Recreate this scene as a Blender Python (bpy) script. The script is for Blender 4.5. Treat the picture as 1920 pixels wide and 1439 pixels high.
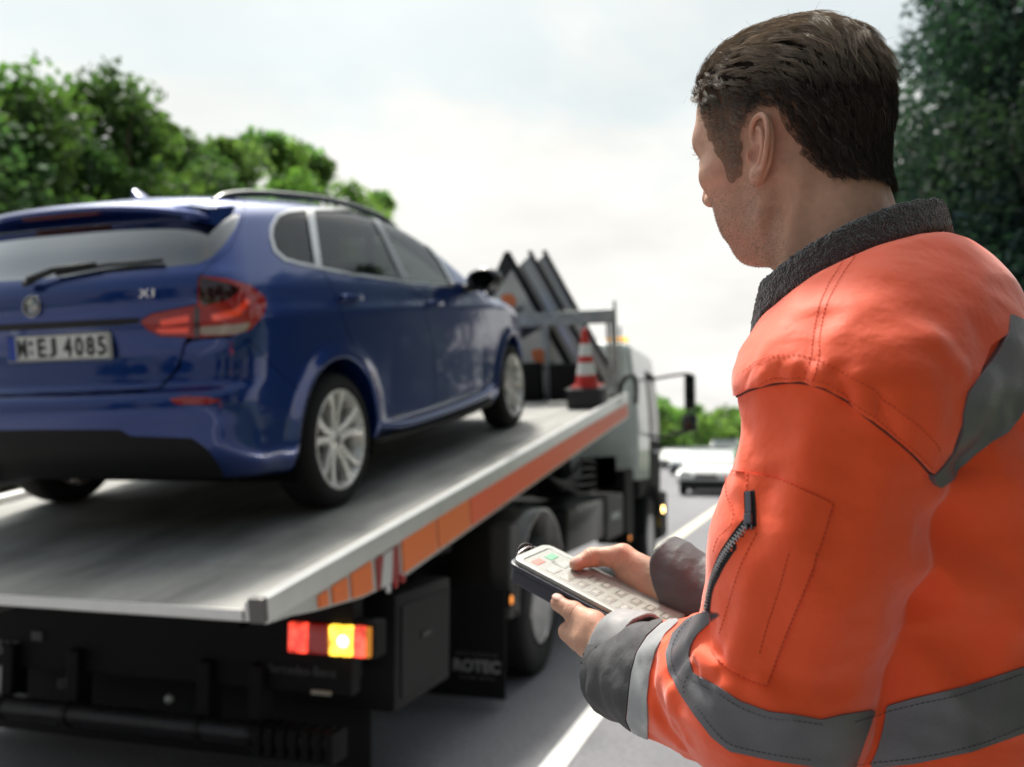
import bpy, bmesh, math, random
import numpy as np
from mathutils import Vector, Matrix
random.seed(7); RNG = np.random.default_rng(11)
for o in list(bpy.data.objects): bpy.data.objects.remove(o)
SC = bpy.context.scene; COL = SC.collection
# ---------------------------------------------------------------- camera
F = 1700.0; CX, CY = 960.0, 719.5
PITCH = math.radians(4.1215); YAW = math.radians(17.5795); CAMZ = 1.45
cam_d = bpy.data.cameras.new('camera'); cam = bpy.data.objects.new('camera', cam_d); COL.objects.link(cam)
cam.location = (0, 0, CAMZ); cam.rotation_euler = (math.pi/2 + PITCH, 0, YAW)
cam_d.sensor_width = 36; cam_d.lens = 36*F/1920; cam_d.clip_start = .05; cam_d.clip_end = 3000
cam_d.dof.use_dof = True; cam_d.dof.focus_distance = 0.94; cam_d.dof.aperture_fstop = 4.2; cam_d.dof.aperture_blades = 0
SC.camera = cam
# ---------------------------------------------------------------- sky and sun
SUN_AZ, SUN_EL = math.radians(-36), math.radians(63)   # azimuth measured from +Y towards +X
w = bpy.data.worlds.new("World"); SC.world = w; w.use_nodes = True
nt = w.node_tree; nt.nodes.clear()
def wn(t, **k):
    n = nt.nodes.new(t)
    for a, b in k.items(): setattr(n, a, b)
    return n
def wl(a, b): nt.links.new(a, b)
out = wn('ShaderNodeOutputWorld'); sky = wn('ShaderNodeTexSky', sky_type='NISHITA', sun_disc=False)
sky.sun_elevation = SUN_EL; sky.sun_rotation = SUN_AZ
sky.air_density = 1.3; sky.dust_density = 3.0
bg1 = wn('ShaderNodeBackground'); bg1.inputs[1].default_value = .10; tint = wn('ShaderNodeVectorMath', operation='MULTIPLY'); wl(sky.outputs[0], tint.inputs[0]); tint.inputs[1].default_value = (1.12, 1.18, 1.0); wl(tint.outputs[0], bg1.inputs[0])
tc = wn('ShaderNodeTexCoord'); sep = wn('ShaderNodeSeparateXYZ'); wl(tc.outputs['Generated'], sep.inputs[0])
# project the direction on a cloud deck so that the clouds flatten towards the horizon
mz = wn('ShaderNodeMath', operation='MAXIMUM'); wl(sep.outputs[2], mz.inputs[0]); mz.inputs[1].default_value = 0.0
ad = wn('ShaderNodeMath', operation='ADD'); wl(mz.outputs[0], ad.inputs[0]); ad.inputs[1].default_value = .22
dx = wn('ShaderNodeMath', operation='DIVIDE'); wl(sep.outputs[0], dx.inputs[0]); wl(ad.outputs[0], dx.inputs[1])
dy = wn('ShaderNodeMath', operation='DIVIDE'); wl(sep.outputs[1], dy.inputs[0]); wl(ad.outputs[0], dy.inputs[1])
cmb = wn('ShaderNodeCombineXYZ'); wl(dx.outputs[0], cmb.inputs[0]); wl(dy.outputs[0], cmb.inputs[1])
n1 = wn('ShaderNodeTexNoise'); n1.inputs['Scale'].default_value = 1.5; n1.inputs['Detail'].default_value = 7; n1.inputs['Roughness'].default_value = .55
n1.inputs['Distortion'].default_value = .5
wl(cmb.outputs[0], n1.inputs['Vector'])
# cloud cover: complete near the horizon, broken higher up
cov = wn('ShaderNodeMapRange'); wl(sep.outputs[2], cov.inputs[0])
cov.inputs[1].default_value = .06; cov.inputs[2].default_value = .42; cov.inputs[3].default_value = .50; cov.inputs[4].default_value = -.10
ca = wn('ShaderNodeMath', operation='ADD'); wl(n1.outputs[0], ca.inputs[0]); wl(cov.outputs[0], ca.inputs[1])
cm = wn('ShaderNodeMapRange', interpolation_type='SMOOTHSTEP'); wl(ca.outputs[0], cm.inputs[0]); cm.inputs[1].default_value = .38; cm.inputs[2].default_value = .66
cm.inputs[3].default_value = .48
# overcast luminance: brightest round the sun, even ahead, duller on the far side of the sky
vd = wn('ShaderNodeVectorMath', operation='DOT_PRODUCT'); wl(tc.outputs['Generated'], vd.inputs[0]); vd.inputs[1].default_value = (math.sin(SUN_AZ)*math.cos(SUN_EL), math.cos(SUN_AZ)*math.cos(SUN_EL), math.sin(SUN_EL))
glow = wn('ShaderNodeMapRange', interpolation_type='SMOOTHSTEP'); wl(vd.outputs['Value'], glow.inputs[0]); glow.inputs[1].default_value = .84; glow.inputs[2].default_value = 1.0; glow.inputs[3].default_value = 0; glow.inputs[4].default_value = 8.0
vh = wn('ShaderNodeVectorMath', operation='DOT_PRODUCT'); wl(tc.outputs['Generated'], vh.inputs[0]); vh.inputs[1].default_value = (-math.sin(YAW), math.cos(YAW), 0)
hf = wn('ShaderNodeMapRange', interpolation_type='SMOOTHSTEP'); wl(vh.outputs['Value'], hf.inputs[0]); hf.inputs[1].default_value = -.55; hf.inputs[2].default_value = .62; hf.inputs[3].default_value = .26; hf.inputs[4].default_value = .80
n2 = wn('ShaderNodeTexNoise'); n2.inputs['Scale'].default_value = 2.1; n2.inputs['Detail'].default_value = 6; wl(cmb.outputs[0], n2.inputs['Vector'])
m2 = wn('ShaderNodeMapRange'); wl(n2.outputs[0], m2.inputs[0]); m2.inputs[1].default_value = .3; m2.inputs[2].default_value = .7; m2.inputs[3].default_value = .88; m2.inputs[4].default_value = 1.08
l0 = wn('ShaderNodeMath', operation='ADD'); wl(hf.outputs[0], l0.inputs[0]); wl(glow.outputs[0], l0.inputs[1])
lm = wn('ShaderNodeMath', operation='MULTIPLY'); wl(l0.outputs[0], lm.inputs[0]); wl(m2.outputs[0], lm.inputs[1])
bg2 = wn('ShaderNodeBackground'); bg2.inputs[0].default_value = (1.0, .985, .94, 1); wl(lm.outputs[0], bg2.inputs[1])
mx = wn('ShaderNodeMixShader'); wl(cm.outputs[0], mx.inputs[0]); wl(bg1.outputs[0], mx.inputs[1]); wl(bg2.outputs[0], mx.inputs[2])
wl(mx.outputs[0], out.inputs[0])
sl = bpy.data.lights.new('sun', 'SUN'); sl.energy = 3.6; sl.angle = math.radians(7); sl.color = (1, .95, .86)
so = bpy.data.objects.new('sun', sl); COL.objects.link(so)
sd = Vector((math.sin(SUN_AZ)*math.cos(SUN_EL), math.cos(SUN_AZ)*math.cos(SUN_EL), math.sin(SUN_EL)))
so.rotation_euler = sd.to_track_quat('Z', 'Y').to_euler(); so.location = (0, 0, 20)
SC.view_settings.view_transform = 'Standard'; SC.view_settings.look = 'None'
SC.view_settings.exposure = 0.38; SC.view_settings.gamma = 1
# ---------------------------------------------------------------- camera frame helpers (metres: x right, y up, z away)
_r = np.array([math.cos(YAW), math.sin(YAW), 0.0])
_h = np.array([-math.sin(YAW), math.cos(YAW), 0.0])
_f = _h*math.cos(PITCH) + np.array([0, 0, math.sin(PITCH)])
_u = -_h*math.sin(PITCH) + np.array([0, 0, math.cos(PITCH)])
CM = np.stack([_r, _u, _f])                      # rows
def C(px, py, z): return np.array([(px-CX)/F*z, (CY-py)/F*z, z])
def c2w(p): return np.asarray(p) @ CM + np.array([0, 0, CAMZ])
def w2c(p): return (np.asarray(p) - np.array([0, 0, CAMZ])) @ CM.T
def W(px, py, z): return c2w(C(px, py, z))
# ---------------------------------------------------------------- materials
MATS = {}
def mat(name, col=(.5, .5, .5), rough=.5, metal=0.0, spec=.5, noise=None, bump=None, emit=None, estr=0, coat=0, sheen=0, sss=0,
        alpha=None, trans=0, attr=None, rnoise=None, cior=1.5, sssr=(1, .3, .15)):
    if name in MATS: return MATS[name]
    m = bpy.data.materials.new(name); m.use_nodes = True; t = m.node_tree; b = t.nodes['Principled BSDF']
    I = b.inputs; I['Base Color'].default_value = (*col, 1); I['Roughness'].default_value = rough; I['Metallic'].default_value = metal
    I['Specular IOR Level'].default_value = spec
    if coat: I['Coat Weight'].default_value = coat; I['Coat Roughness'].default_value = .03; I['Coat IOR'].default_value = cior
    if sheen: I['Sheen Weight'].default_value = sheen; I['Sheen Roughness'].default_value = .5
    if sss:
        I['Subsurface Weight'].default_value = sss; I['Subsurface Radius'].default_value = sssr; I['Subsurface Scale'].default_value = .006
    if trans: I['Transmission Weight'].default_value = trans
    if emit: I['Emission Color'].default_value = (*emit, 1); I['Emission Strength'].default_value = estr
    N = t.nodes.new; L = t.links.new
    tcx = N('ShaderNodeTexCoord'); base = None
    if attr:
        a = N('ShaderNodeAttribute'); a.attribute_name = attr; base = a.outputs['Color']; L(base, I['Base Color'])
    if noise:                                # (scale, amount, detail[, stretch])
        n = N('ShaderNodeTexNoise'); n.inputs['Scale'].default_value = noise[0]; n.inputs['Detail'].default_value = noise[2] if len(noise) > 2 else 6
        src = tcx.outputs['Object']
        if len(noise) > 3:
            mp = N('ShaderNodeMapping'); mp.inputs['Scale'].default_value = noise[3]; L(src, mp.inputs[0]); src = mp.outputs[0]
        L(src, n.inputs['Vector'])
        r = N('ShaderNodeMapRange'); L(n.outputs[0], r.inputs[0]); r.inputs[1].default_value = .3; r.inputs[2].default_value = .7
        r.inputs[3].default_value = 1-noise[1]; r.inputs[4].default_value = 1+noise[1]
        mm = N('ShaderNodeVectorMath'); mm.operation = 'SCALE'; L(r.outputs[0], mm.inputs['Scale'])
        if base: L(base, mm.inputs[0])
        else: mm.inputs[0].default_value = col
        L(mm.outputs[0], I['Base Color'])
    if rnoise:
        n = N('ShaderNodeTexNoise'); n.inputs['Scale'].default_value = rnoise[0]; n.inputs['Detail'].default_value = 5; L(tcx.outputs['Object'], n.inputs['Vector'])
        r = N('ShaderNodeMapRange'); L(n.outputs[0], r.inputs[0]); r.inputs[1].default_value = .3; r.inputs[2].default_value = .7
        r.inputs[3].default_value = max(rough-rnoise[1], 0.02); r.inputs[4].default_value = rough+rnoise[1]; L(r.outputs[0], I['Roughness'])
    if bump:                                 # list of (kind, scale, strength, distance)
        prev = None
        for kind, s, st, ds in bump:
            if kind == 'n': n = N('ShaderNodeTexNoise'); n.inputs['Scale'].default_value = s; n.inputs['Detail'].default_value = 4; o_ = n.outputs[0]
            elif kind == 'v': n = N('ShaderNodeTexVoronoi'); n.inputs['Scale'].default_value = s; o_ = n.outputs[0]
            elif kind == 'w': n = N('ShaderNodeTexWave'); n.inputs['Scale'].default_value = s; n.inputs['Distortion'].default_value = 2; o_ = n.outputs[1]
            L(tcx.outputs['Object'], n.inputs['Vector'])
            bp = N('ShaderNodeBump'); bp.inputs['Strength'].default_value = st; bp.inputs['Distance'].default_value = ds; L(o_, bp.inputs['Height'])
            if prev: L(prev.outputs[0], bp.inputs['Normal'])
            prev = bp
        L(prev.outputs[0], I['Normal'])
    if alpha is not None: I['Alpha'].default_value = alpha
    MATS[name] = m; return m
def glass_mat(name, tint=(.6, .7, .66), dark=.5):
    if name in MATS: return MATS[name]
    m = bpy.data.materials.new(name); m.use_nodes = True; t = m.node_tree; t.nodes.clear(); N = t.nodes.new; L = t.links.new
    o = N('ShaderNodeOutputMaterial'); mxs = N('ShaderNodeMixShader'); tr = N('ShaderNodeBsdfTransparent'); gl = N('ShaderNodeBsdfGlossy')
    tr.inputs[0].default_value = (*[c*dark for c in tint], 1); gl.inputs[0].default_value = (1, 1, 1, 1); gl.inputs['Roughness'].default_value = .02
    fr = N('ShaderNodeFresnel'); fr.inputs[0].default_value = 1.55; ml = N('ShaderNodeMath'); ml.operation = 'MULTIPLY'; ml.inputs[1].default_value = .75; ml.use_clamp = True
    L(fr.outputs[0], ml.inputs[0]); L(ml.outputs[0], mxs.inputs[0]); L(tr.outputs[0], mxs.inputs[1]); L(gl.outputs[0], mxs.inputs[2]); L(mxs.outputs[0], o.inputs[0])
    MATS[name] = m; return m
# ---------------------------------------------------------------- object helpers
def tag(o, label=None, cat=None, group=None, kind=None):
    if label: o['label'] = label
    if cat: o['category'] = cat
    if group: o['group'] = group
    if kind: o['kind'] = kind
    return o
def empty(name, loc=(0, 0, 0), rot=(0, 0, 0)):
    o = bpy.data.objects.new(name, None); COL.objects.link(o); o.location = loc; o.rotation_euler = rot; o.empty_display_size = .2
    return o
def thing(name, label, cat, loc=(0, 0, 0), rot=(0, 0, 0), group=None):
    return tag(empty(name, loc, rot), label, cat, group)
def mobj(name, V, Fc, m, parent=None, smooth=True, cols=None, auto=None):
    me = bpy.data.meshes.new(name); V = np.asarray(V, dtype=float)
    if isinstance(Fc, np.ndarray) and Fc.ndim == 2:
        k = Fc.shape[1]; me.vertices.add(len(V)); me.vertices.foreach_set('co', V.ravel())
        me.loops.add(Fc.size); me.loops.foreach_set('vertex_index', Fc.ravel().astype(np.int32))
        me.polygons.add(len(Fc)); me.polygons.foreach_set('loop_start', np.arange(0, Fc.size, k, dtype=np.int32))
        me.polygons.foreach_set('loop_total', np.full(len(Fc), k, dtype=np.int32)); me.update(calc_edges=True); me.validate()
    else:
        me.from_pydata([tuple(v) for v in V], [], [tuple(int(i) for i in f) for f in Fc]); me.update()
    if cols is not None:
        at = me.color_attributes.new('Col', 'FLOAT_COLOR', 'POINT'); c4 = np.ones((len(V), 4)); c4[:, :3] = cols
        at.data.foreach_set('color', c4.ravel())
    me.polygons.foreach_set('use_smooth', np.full(len(me.polygons), bool(smooth)))
    if m is not None: me.materials.append(m)
    o = bpy.data.objects.new(name, me); COL.objects.link(o)
    if parent is not None: o.parent = parent
    if auto is not None:
        try: me.set_sharp_from_angle(angle=math.radians(auto))
        except Exception: pass
    return o
class MB:
    """collects simple shapes; build() links them as one mesh"""
    def __init__(s): s.V = []; s.F = []
    def add(s, V, Fc, M=None):
        V = np.asarray(V, float); n = sum(len(v) for v in s.V)
        if M is not None: V = V @ np.asarray(M)[:3, :3].T + np.asarray(M)[:3, 3]
        s.V.append(V); s.F += [tuple(i+n for i in f) for f in Fc]; return s
    def box(s, lo, hi, M=None, bev=0.0):
        lo = np.minimum(lo, hi).astype(float) if True else lo; lo0 = np.array(lo, float); hi0 = np.array(hi, float)
        if bev <= 0:
            V = [(x, y, z) for x in (lo0[0], hi0[0]) for y in (lo0[1], hi0[1]) for z in (lo0[2], hi0[2])]
            Fc = [(0, 1, 3, 2), (4, 6, 7, 5), (0, 4, 5, 1), (2, 3, 7, 6), (0, 2, 6, 4), (1, 5, 7, 3)]
            return s.add(V, Fc, M)
        bm = bmesh.new(); bmesh.ops.create_cube(bm, size=1)
        for v in bm.verts: v.co = Vector([(lo0[i]+hi0[i])/2 + v.co[i]*(hi0[i]-lo0[i]) for i in range(3)])
        bmesh.ops.bevel(bm, geom=bm.edges[:], offset=bev, segments=2, profile=.6, affect='EDGES', clamp_overlap=True)
        return s.bm(bm, M)
    def bm(s, bm, M=None):
        bm.verts.index_update(); V = [v.co[:] for v in bm.verts]; Fc = [[v.index for v in f.verts] for f in bm.faces]; bm.free()
        return s.add(V, Fc, M)
    def tube(s, pts, r, n=10, cap=True):
        pts = [np.asarray(p, float) for p in pts]; rs = r if hasattr(r, '__len__') else [r]*len(pts)
        V = []; Fc = []; ref = None
        for i, p in enumerate(pts):
            a = pts[max(i-1, 0)]; b = pts[min(i+1, len(pts)-1)]; t = b-a; t = t/(np.linalg.norm(t)+1e-9)
            if ref is None:
                ref = np.array([0, 0, 1.0]) if abs(t[2]) < .9 else np.array([1.0, 0, 0])
            u = np.cross(t, ref); u /= np.linalg.norm(u)+1e-9; v = np.cross(u, t); ref = v
            for k in range(n):
                an = 2*math.pi*k/n; V.append(p + rs[i]*(u*math.cos(an)+v*math.sin(an)))
        for i in range(len(pts)-1):
            for k in range(n): Fc.append((i*n+k, i*n+(k+1) % n, (i+1)*n+(k+1) % n, (i+1)*n+k))
        if cap: Fc.append(tuple(range(n-1, -1, -1))); Fc.append(tuple((len(pts)-1)*n+k for k in range(n)))
        return s.add(V, Fc)
    def lathe(s, prof, n=32, M=None, close=False):
        """prof: list of (r, h) round the local z axis"""
        V = []; Fc = []
        for r, h in prof:
            for k in range(n): a = 2*math.pi*k/n; V.append((r*math.cos(a), r*math.sin(a), h))
        m = len(prof)
        for i in range(m-1 + (1 if close else 0)):
            j = (i+1) % m
            for k in range(n): Fc.append((i*n+k, i*n+(k+1) % n, j*n+(k+1) % n, j*n+k))
        if not close:
            if prof[0][0] > 1e-6: Fc.append(tuple(range(n-1, -1, -1)))
            if prof[-1][0] > 1e-6: Fc.append(tuple((m-1)*n+k for k in range(n)))
        return s.add(V, Fc, M)
    def prism(s, poly, a, b, axis=0, M=None):
        """poly: 2D outline; extruded from a to b on axis (other two coords keep xyz order)"""
        V = []; n = len(poly)
        for h in (a, b):
            for p in poly:
                v = [0, 0, 0]; o = [i for i in range(3) if i != axis]; v[axis] = h; v[o[0]] = p[0]; v[o[1]] = p[1]; V.append(v)
        Fc = [tuple(range(n-1, -1, -1)), tuple(range(n, 2*n))] + [(i, (i+1) % n, n+(i+1) % n, n+i) for i in range(n)]
        return s.add(V, Fc, M)
    def build(s, name, m, parent=None, smooth=False, auto=None, fix=True):
        if not s.V: return None
        V = np.concatenate(s.V)
        o = mobj(name, V, s.F, m, parent, smooth or auto is not None, auto=None)
        bm = bmesh.new(); bm.from_mesh(o.data)
        bmesh.ops.recalc_face_normals(bm, faces=bm.faces[:]); bm.to_mesh(o.data); bm.free()
        if auto is not None: o.data.set_sharp_from_angle(angle=math.radians(auto))
        return o
def text_mesh(name, s, size, m, parent, M, depth=.001, align='CENTER', sx=1.0, bold=0.0, fit=None):
    cu = bpy.data.curves.new(name, 'FONT'); cu.body = s; cu.size = size; cu.align_x = align; cu.align_y = 'CENTER'; cu.extrude = depth; cu.offset = bold
    cu.resolution_u = 4
    to = bpy.data.objects.new('tmp', cu); COL.objects.link(to); dg = bpy.context.evaluated_depsgraph_get(); dg.update()
    me = bpy.data.meshes.new_from_object(to.evaluated_get(dg)); bpy.data.objects.remove(to)
    V = np.array([v.co[:] for v in me.vertices]); Fc = [tuple(p.vertices) for p in me.polygons]; bpy.data.meshes.remove(me)
    V[:, 0] *= sx
    if fit:
        lo, hi = V[:, :2].min(0), V[:, :2].max(0); V[:, :2] = (V[:, :2]-(lo+hi)/2)/(hi-lo)*np.array(fit)
    b = MB(); b.add(V, Fc, M)
    return b.build(name, m, parent)
def frame(o, x, y, z):
    M = np.eye(4); M[:3, 0] = x; M[:3, 1] = y; M[:3, 2] = z; M[:3, 3] = o; return M
def nrm(v): v = np.asarray(v, float); return v/(np.linalg.norm(v)+1e-12)
# ---------------------------------------------------------------- implicit surfaces
def surf_nets(f, lo, hi, h, B=8, marg=1.35, proj=2):
    lo = np.asarray(lo, float); hi = np.asarray(hi, float); nb = np.ceil((hi-lo)/(h*B)).astype(int)
    g = np.stack(np.meshgrid(*[np.arange(n) for n in nb], indexing='ij'), -1).reshape(-1, 3)
    fc = f(lo + (g+.5)*h*B); act = g[np.abs(fc) < h*B*.5*1.7321*marg]
    N = nb*B+2; loc = np.stack(np.meshgrid(*[np.arange(B+1)]*3, indexing='ij'), -1).reshape(-1, 3)
    cell = np.stack(np.meshgrid(*[np.arange(B)]*3, indexing='ij'), -1).reshape(-1, 3)
    co = np.array([(i, j, k) for i in (0, 1) for j in (0, 1) for k in (0, 1)])
    cidx = ((cell[:, None, :]+co[None]) @ np.array([(B+1)**2, B+1, 1]))
    IJK = []; CV = []
    for s in range(0, len(act), 300):
        a = act[s:s+300]; P = (a[:, None, :]*B + loc[None]); v = f((lo + P.reshape(-1, 3)*h)).reshape(len(a), -1)
        cv = v[:, cidx]; neg = cv < 0; mix = neg.any(-1) & ~neg.all(-1); bi, ci = np.nonzero(mix)
        IJK.append(a[bi]*B + cell[ci]); CV.append(cv[bi, ci])
    ijk = np.concatenate(IJK); cv = np.concatenate(CV)
    E = [(0, 4), (1, 5), (2, 6), (3, 7), (0, 2), (1, 3), (4, 6), (5, 7), (0, 1), (2, 3), (4, 5), (6, 7)]
    acc = np.zeros((len(ijk), 3)); cnt = np.zeros(len(ijk))
    for a, b in E:
        va, vb = cv[:, a], cv[:, b]; m = (va < 0) != (vb < 0); t = np.where(m, va/np.where(m, va-vb, 1), 0)
        p = co[a][None] + t[:, None]*(co[b]-co[a])[None]; acc += p*m[:, None]; cnt += m
    V = lo + (ijk + acc/cnt[:, None])*h
    key = (ijk[:, 0]*N[1] + ijk[:, 1])*N[2] + ijk[:, 2]; od = np.argsort(key); ks = key[od]; stride = np.array([N[1]*N[2], N[2], 1])
    Q = []
    for ax, c1, (u, w_) in ((0, 4, (1, 2)), (1, 2, (2, 0)), (2, 1, (0, 1))):
        m = (cv[:, 0] < 0) != (cv[:, c1] < 0); k0 = key[m]; s = cv[m, 0] < 0
        ks4 = [k0, k0-stride[u], k0-stride[u]-stride[w_], k0-stride[w_]]; idx = []; ok = np.ones(len(k0), bool)
        for kk in ks4:
            p = np.clip(np.searchsorted(ks, kk), 0, len(ks)-1); ok &= ks[p] == kk; idx.append(od[p])
        q = np.stack(idx, 1); q = np.where(s[:, None], q, q[:, ::-1]); Q.append(q[ok])
    Q = np.concatenate(Q)
    for _ in range(proj):
        d, gr = f(V), grad(f, V, h*.4); g2 = (gr**2).sum(1)+1e-9; st = -(d/g2)[:, None]*gr
        ln = np.linalg.norm(st, axis=1, keepdims=True); V = V + st*np.minimum(1, h*.5/(ln+1e-12))
    return V, Q
def grad(f, P, e):
    g = np.empty_like(P)
    for i in range(3):
        d = np.zeros(3); d[i] = e; g[:, i] = (f(P+d)-f(P-d))/(2*e)
    return g
def vnorm(f, P, e=.001): g = grad(f, P, e); return g/(np.linalg.norm(g, axis=1, keepdims=True)+1e-12)
def tris(Q): return np.concatenate([Q[:, [0, 1, 2]], Q[:, [0, 2, 3]]]) if Q.shape[1] == 4 else Q
def clip(V, T, fv, extra=None):
    """keep the part of a triangle mesh where fv < 0 (crisp borders)"""
    neg = fv < 0; c = neg[T].sum(1); T3 = T[c == 3]; cut = T[(c == 1) | (c == 2)]
    newV = [V]; n0 = len(V); nf = [fv]; ex = [extra] if extra is not None else None
    out_t = [T3]
    if len(cut):
        def edge(a, b):
            return np.minimum(a, b).astype(np.int64)*n0 + np.maximum(a, b)
        one = neg[cut].sum(1) == 1; A = []; 
        for target, sel in ((True, one), (False, ~one)):
            t = cut[sel]
            if not len(t): A.append((t, t, t)); continue
            pos = np.argmax(neg[t] == target, axis=1); r = np.arange(len(t))
            A.append((t[r, pos], t[r, (pos+1) % 3], t[r, (pos+2) % 3]))
        allk = np.concatenate([edge(A[0][0], A[0][1]), edge(A[0][0], A[0][2]), edge(A[1][0], A[1][1]), edge(A[1][0], A[1][2])])
        uk = np.unique(allk); a = uk//n0; b = uk % n0; t_ = fv[a]/(fv[a]-fv[b]); t_ = np.clip(t_, 0, 1)[:, None]
        newV.append(V[a]*(1-t_)+V[b]*t_)
        if extra is not None: ex.append(extra[a]*(1-t_)+extra[b]*t_)
        def id_(k): return n0+np.searchsorted(uk, k)
        a0, b0, c0 = A[0]
        if len(a0): out_t.append(np.stack([a0, id_(edge(a0, b0)), id_(edge(a0, c0))], 1))
        a1, b1, c1 = A[1]
        if len(a1):
            e1, e2 = id_(edge(a1, b1)), id_(edge(a1, c1))
            out_t += [np.stack([e1, b1, c1], 1), np.stack([e1, c1, e2], 1)]
    V2 = np.concatenate(newV); T2 = np.concatenate(out_t); used, inv = np.unique(T2, return_inverse=True)
    r = (V2[used], inv.reshape(-1, 3))
    return r + (np.concatenate(ex)[used],) if extra is not None else r
def shell(V, T, N, up, down=.001):
    """raise a patch by `up` along N and close its rim down to -down"""
    E = np.concatenate([T[:, [0, 1]], T[:, [1, 2]], T[:, [2, 0]]]); k = np.sort(E, 1); kk = k[:, 0].astype(np.int64)*len(V)+k[:, 1]
    u, i, c = np.unique(kk, return_index=True, return_counts=True); be = E[i[c == 1]]
    bu = np.unique(be); mp = np.full(len(V), -1); mp[bu] = len(V)+np.arange(len(bu)); m2_ = mp+len(bu)
    V2 = np.concatenate([V+N*up, V[bu]-N[bu]*down, V[bu]+N[bu]*up])
    T2 = np.concatenate([T, np.stack([m2_[be[:, 1]], m2_[be[:, 0]], mp[be[:, 0]]], 1), np.stack([m2_[be[:, 1]], mp[be[:, 0]], mp[be[:, 1]]], 1)])
    return V2, T2
def smin(a, b, k): h = np.clip(.5+.5*(b-a)/k, 0, 1); return b*(1-h)+a*h - k*h*(1-h)
def smax(a, b, k): return -smin(-a, -b, k)
def cone(P, a, b, ra, rb):
    """tapered capsule"""
    a = np.asarray(a, float); b = np.asarray(b, float); ab = b-a; pa = P-a; t = np.clip(pa @ ab/(ab @ ab), 0, 1)
    return np.linalg.norm(pa - t[:, None]*ab, axis=1) - (ra + (rb-ra)*t)
def ell(P, c, r, R=None):
    q = P-np.asarray(c, float)
    if R is not None: q = q @ np.asarray(R)
    r = np.asarray(r, float); k0 = np.linalg.norm(q/r, axis=1); k1 = np.linalg.norm(q/(r*r), axis=1)
    return k0*(k0-1)/(k1+1e-9)
def poly_sdf(X, Y, poly):
    """signed distance to a 2D polygon, negative inside"""
    p = np.asarray(poly, float); d = np.full(X.shape, 1e9); s = np.ones(X.shape)
    n = len(p)
    for i in range(n):
        a = p[i]; b = p[i-1]; ex, ey = b-a; wx, wy = X-a[0], Y-a[1]; t = np.clip((wx*ex+wy*ey)/(ex*ex+ey*ey+1e-12), 0, 1)
        d = np.minimum(d, (wx-ex*t)**2+(wy-ey*t)**2)
        c1 = Y >= a[1]; c2 = Y < b[1]; c3 = ex*wy > ey*wx
        s = np.where((c1 & c2 & c3) | (~c1 & ~c2 & ~c3), -s, s)
    return s*np.sqrt(d)
def ncurve(pts, n=200):
    """smooth (Catmull-Rom like) resample of control points (x, y) as a function table"""
    pts = np.asarray(pts, float); x = pts[:, 0]; y = pts[:, 1]; m = np.gradient(y, x) if len(x) > 2 else np.full(len(x), (y[-1]-y[0])/(x[-1]-x[0]))
    xs = np.linspace(x[0], x[-1], n); i = np.clip(np.searchsorted(x, xs)-1, 0, len(x)-2); h = x[i+1]-x[i]; t = (xs-x[i])/h
    ys = (2*t**3-3*t**2+1)*y[i]+(t**3-2*t**2+t)*h*m[i]+(-2*t**3+3*t**2)*y[i+1]+(t**3-t**2)*h*m[i+1]
    return lambda q: np.interp(q, xs, ys)
def catmull(P, n=8, closed=False):
    P = np.asarray(P, float); m = len(P); out_ = []
    for i in range(m if closed else m-1):
        p1, p2 = P[i], P[(i+1) % m]; p0 = P[i-1] if (i > 0 or closed) else 2*p1-p2; p3 = P[(i+2) % m] if (i+2 < m or closed) else 2*p2-p1
        for k in range(n):
            t = k/n; out_.append(.5*((2*p1)+(-p0+p2)*t+(2*p0-5*p1+4*p2-p3)*t*t+(-p0+3*p1-3*p2+p3)*t**3))
    if not closed: out_.append(P[-1])
    return np.array(out_)
def vnoise(P, s, seed=0):
    """cheap smooth 3D value noise, about -1..1"""
    r = np.random.default_rng(seed); T = r.random(4096)*2-1; q = np.asarray(P)*s; i = np.floor(q).astype(int); f_ = q-i; f_ = f_*f_*(3-2*f_); v = 0
    for dx_ in (0, 1):
        for dy_ in (0, 1):
            for dz_ in (0, 1):
                hsh = ((i[:, 0]+dx_)*73856093 ^ (i[:, 1]+dy_)*19349663 ^ (i[:, 2]+dz_)*83492791) & 4095
                v = v + T[hsh]*np.where(dx_, f_[:, 0], 1-f_[:, 0])*np.where(dy_, f_[:, 1], 1-f_[:, 1])*np.where(dz_, f_[:, 2], 1-f_[:, 2])
    return v
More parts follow.
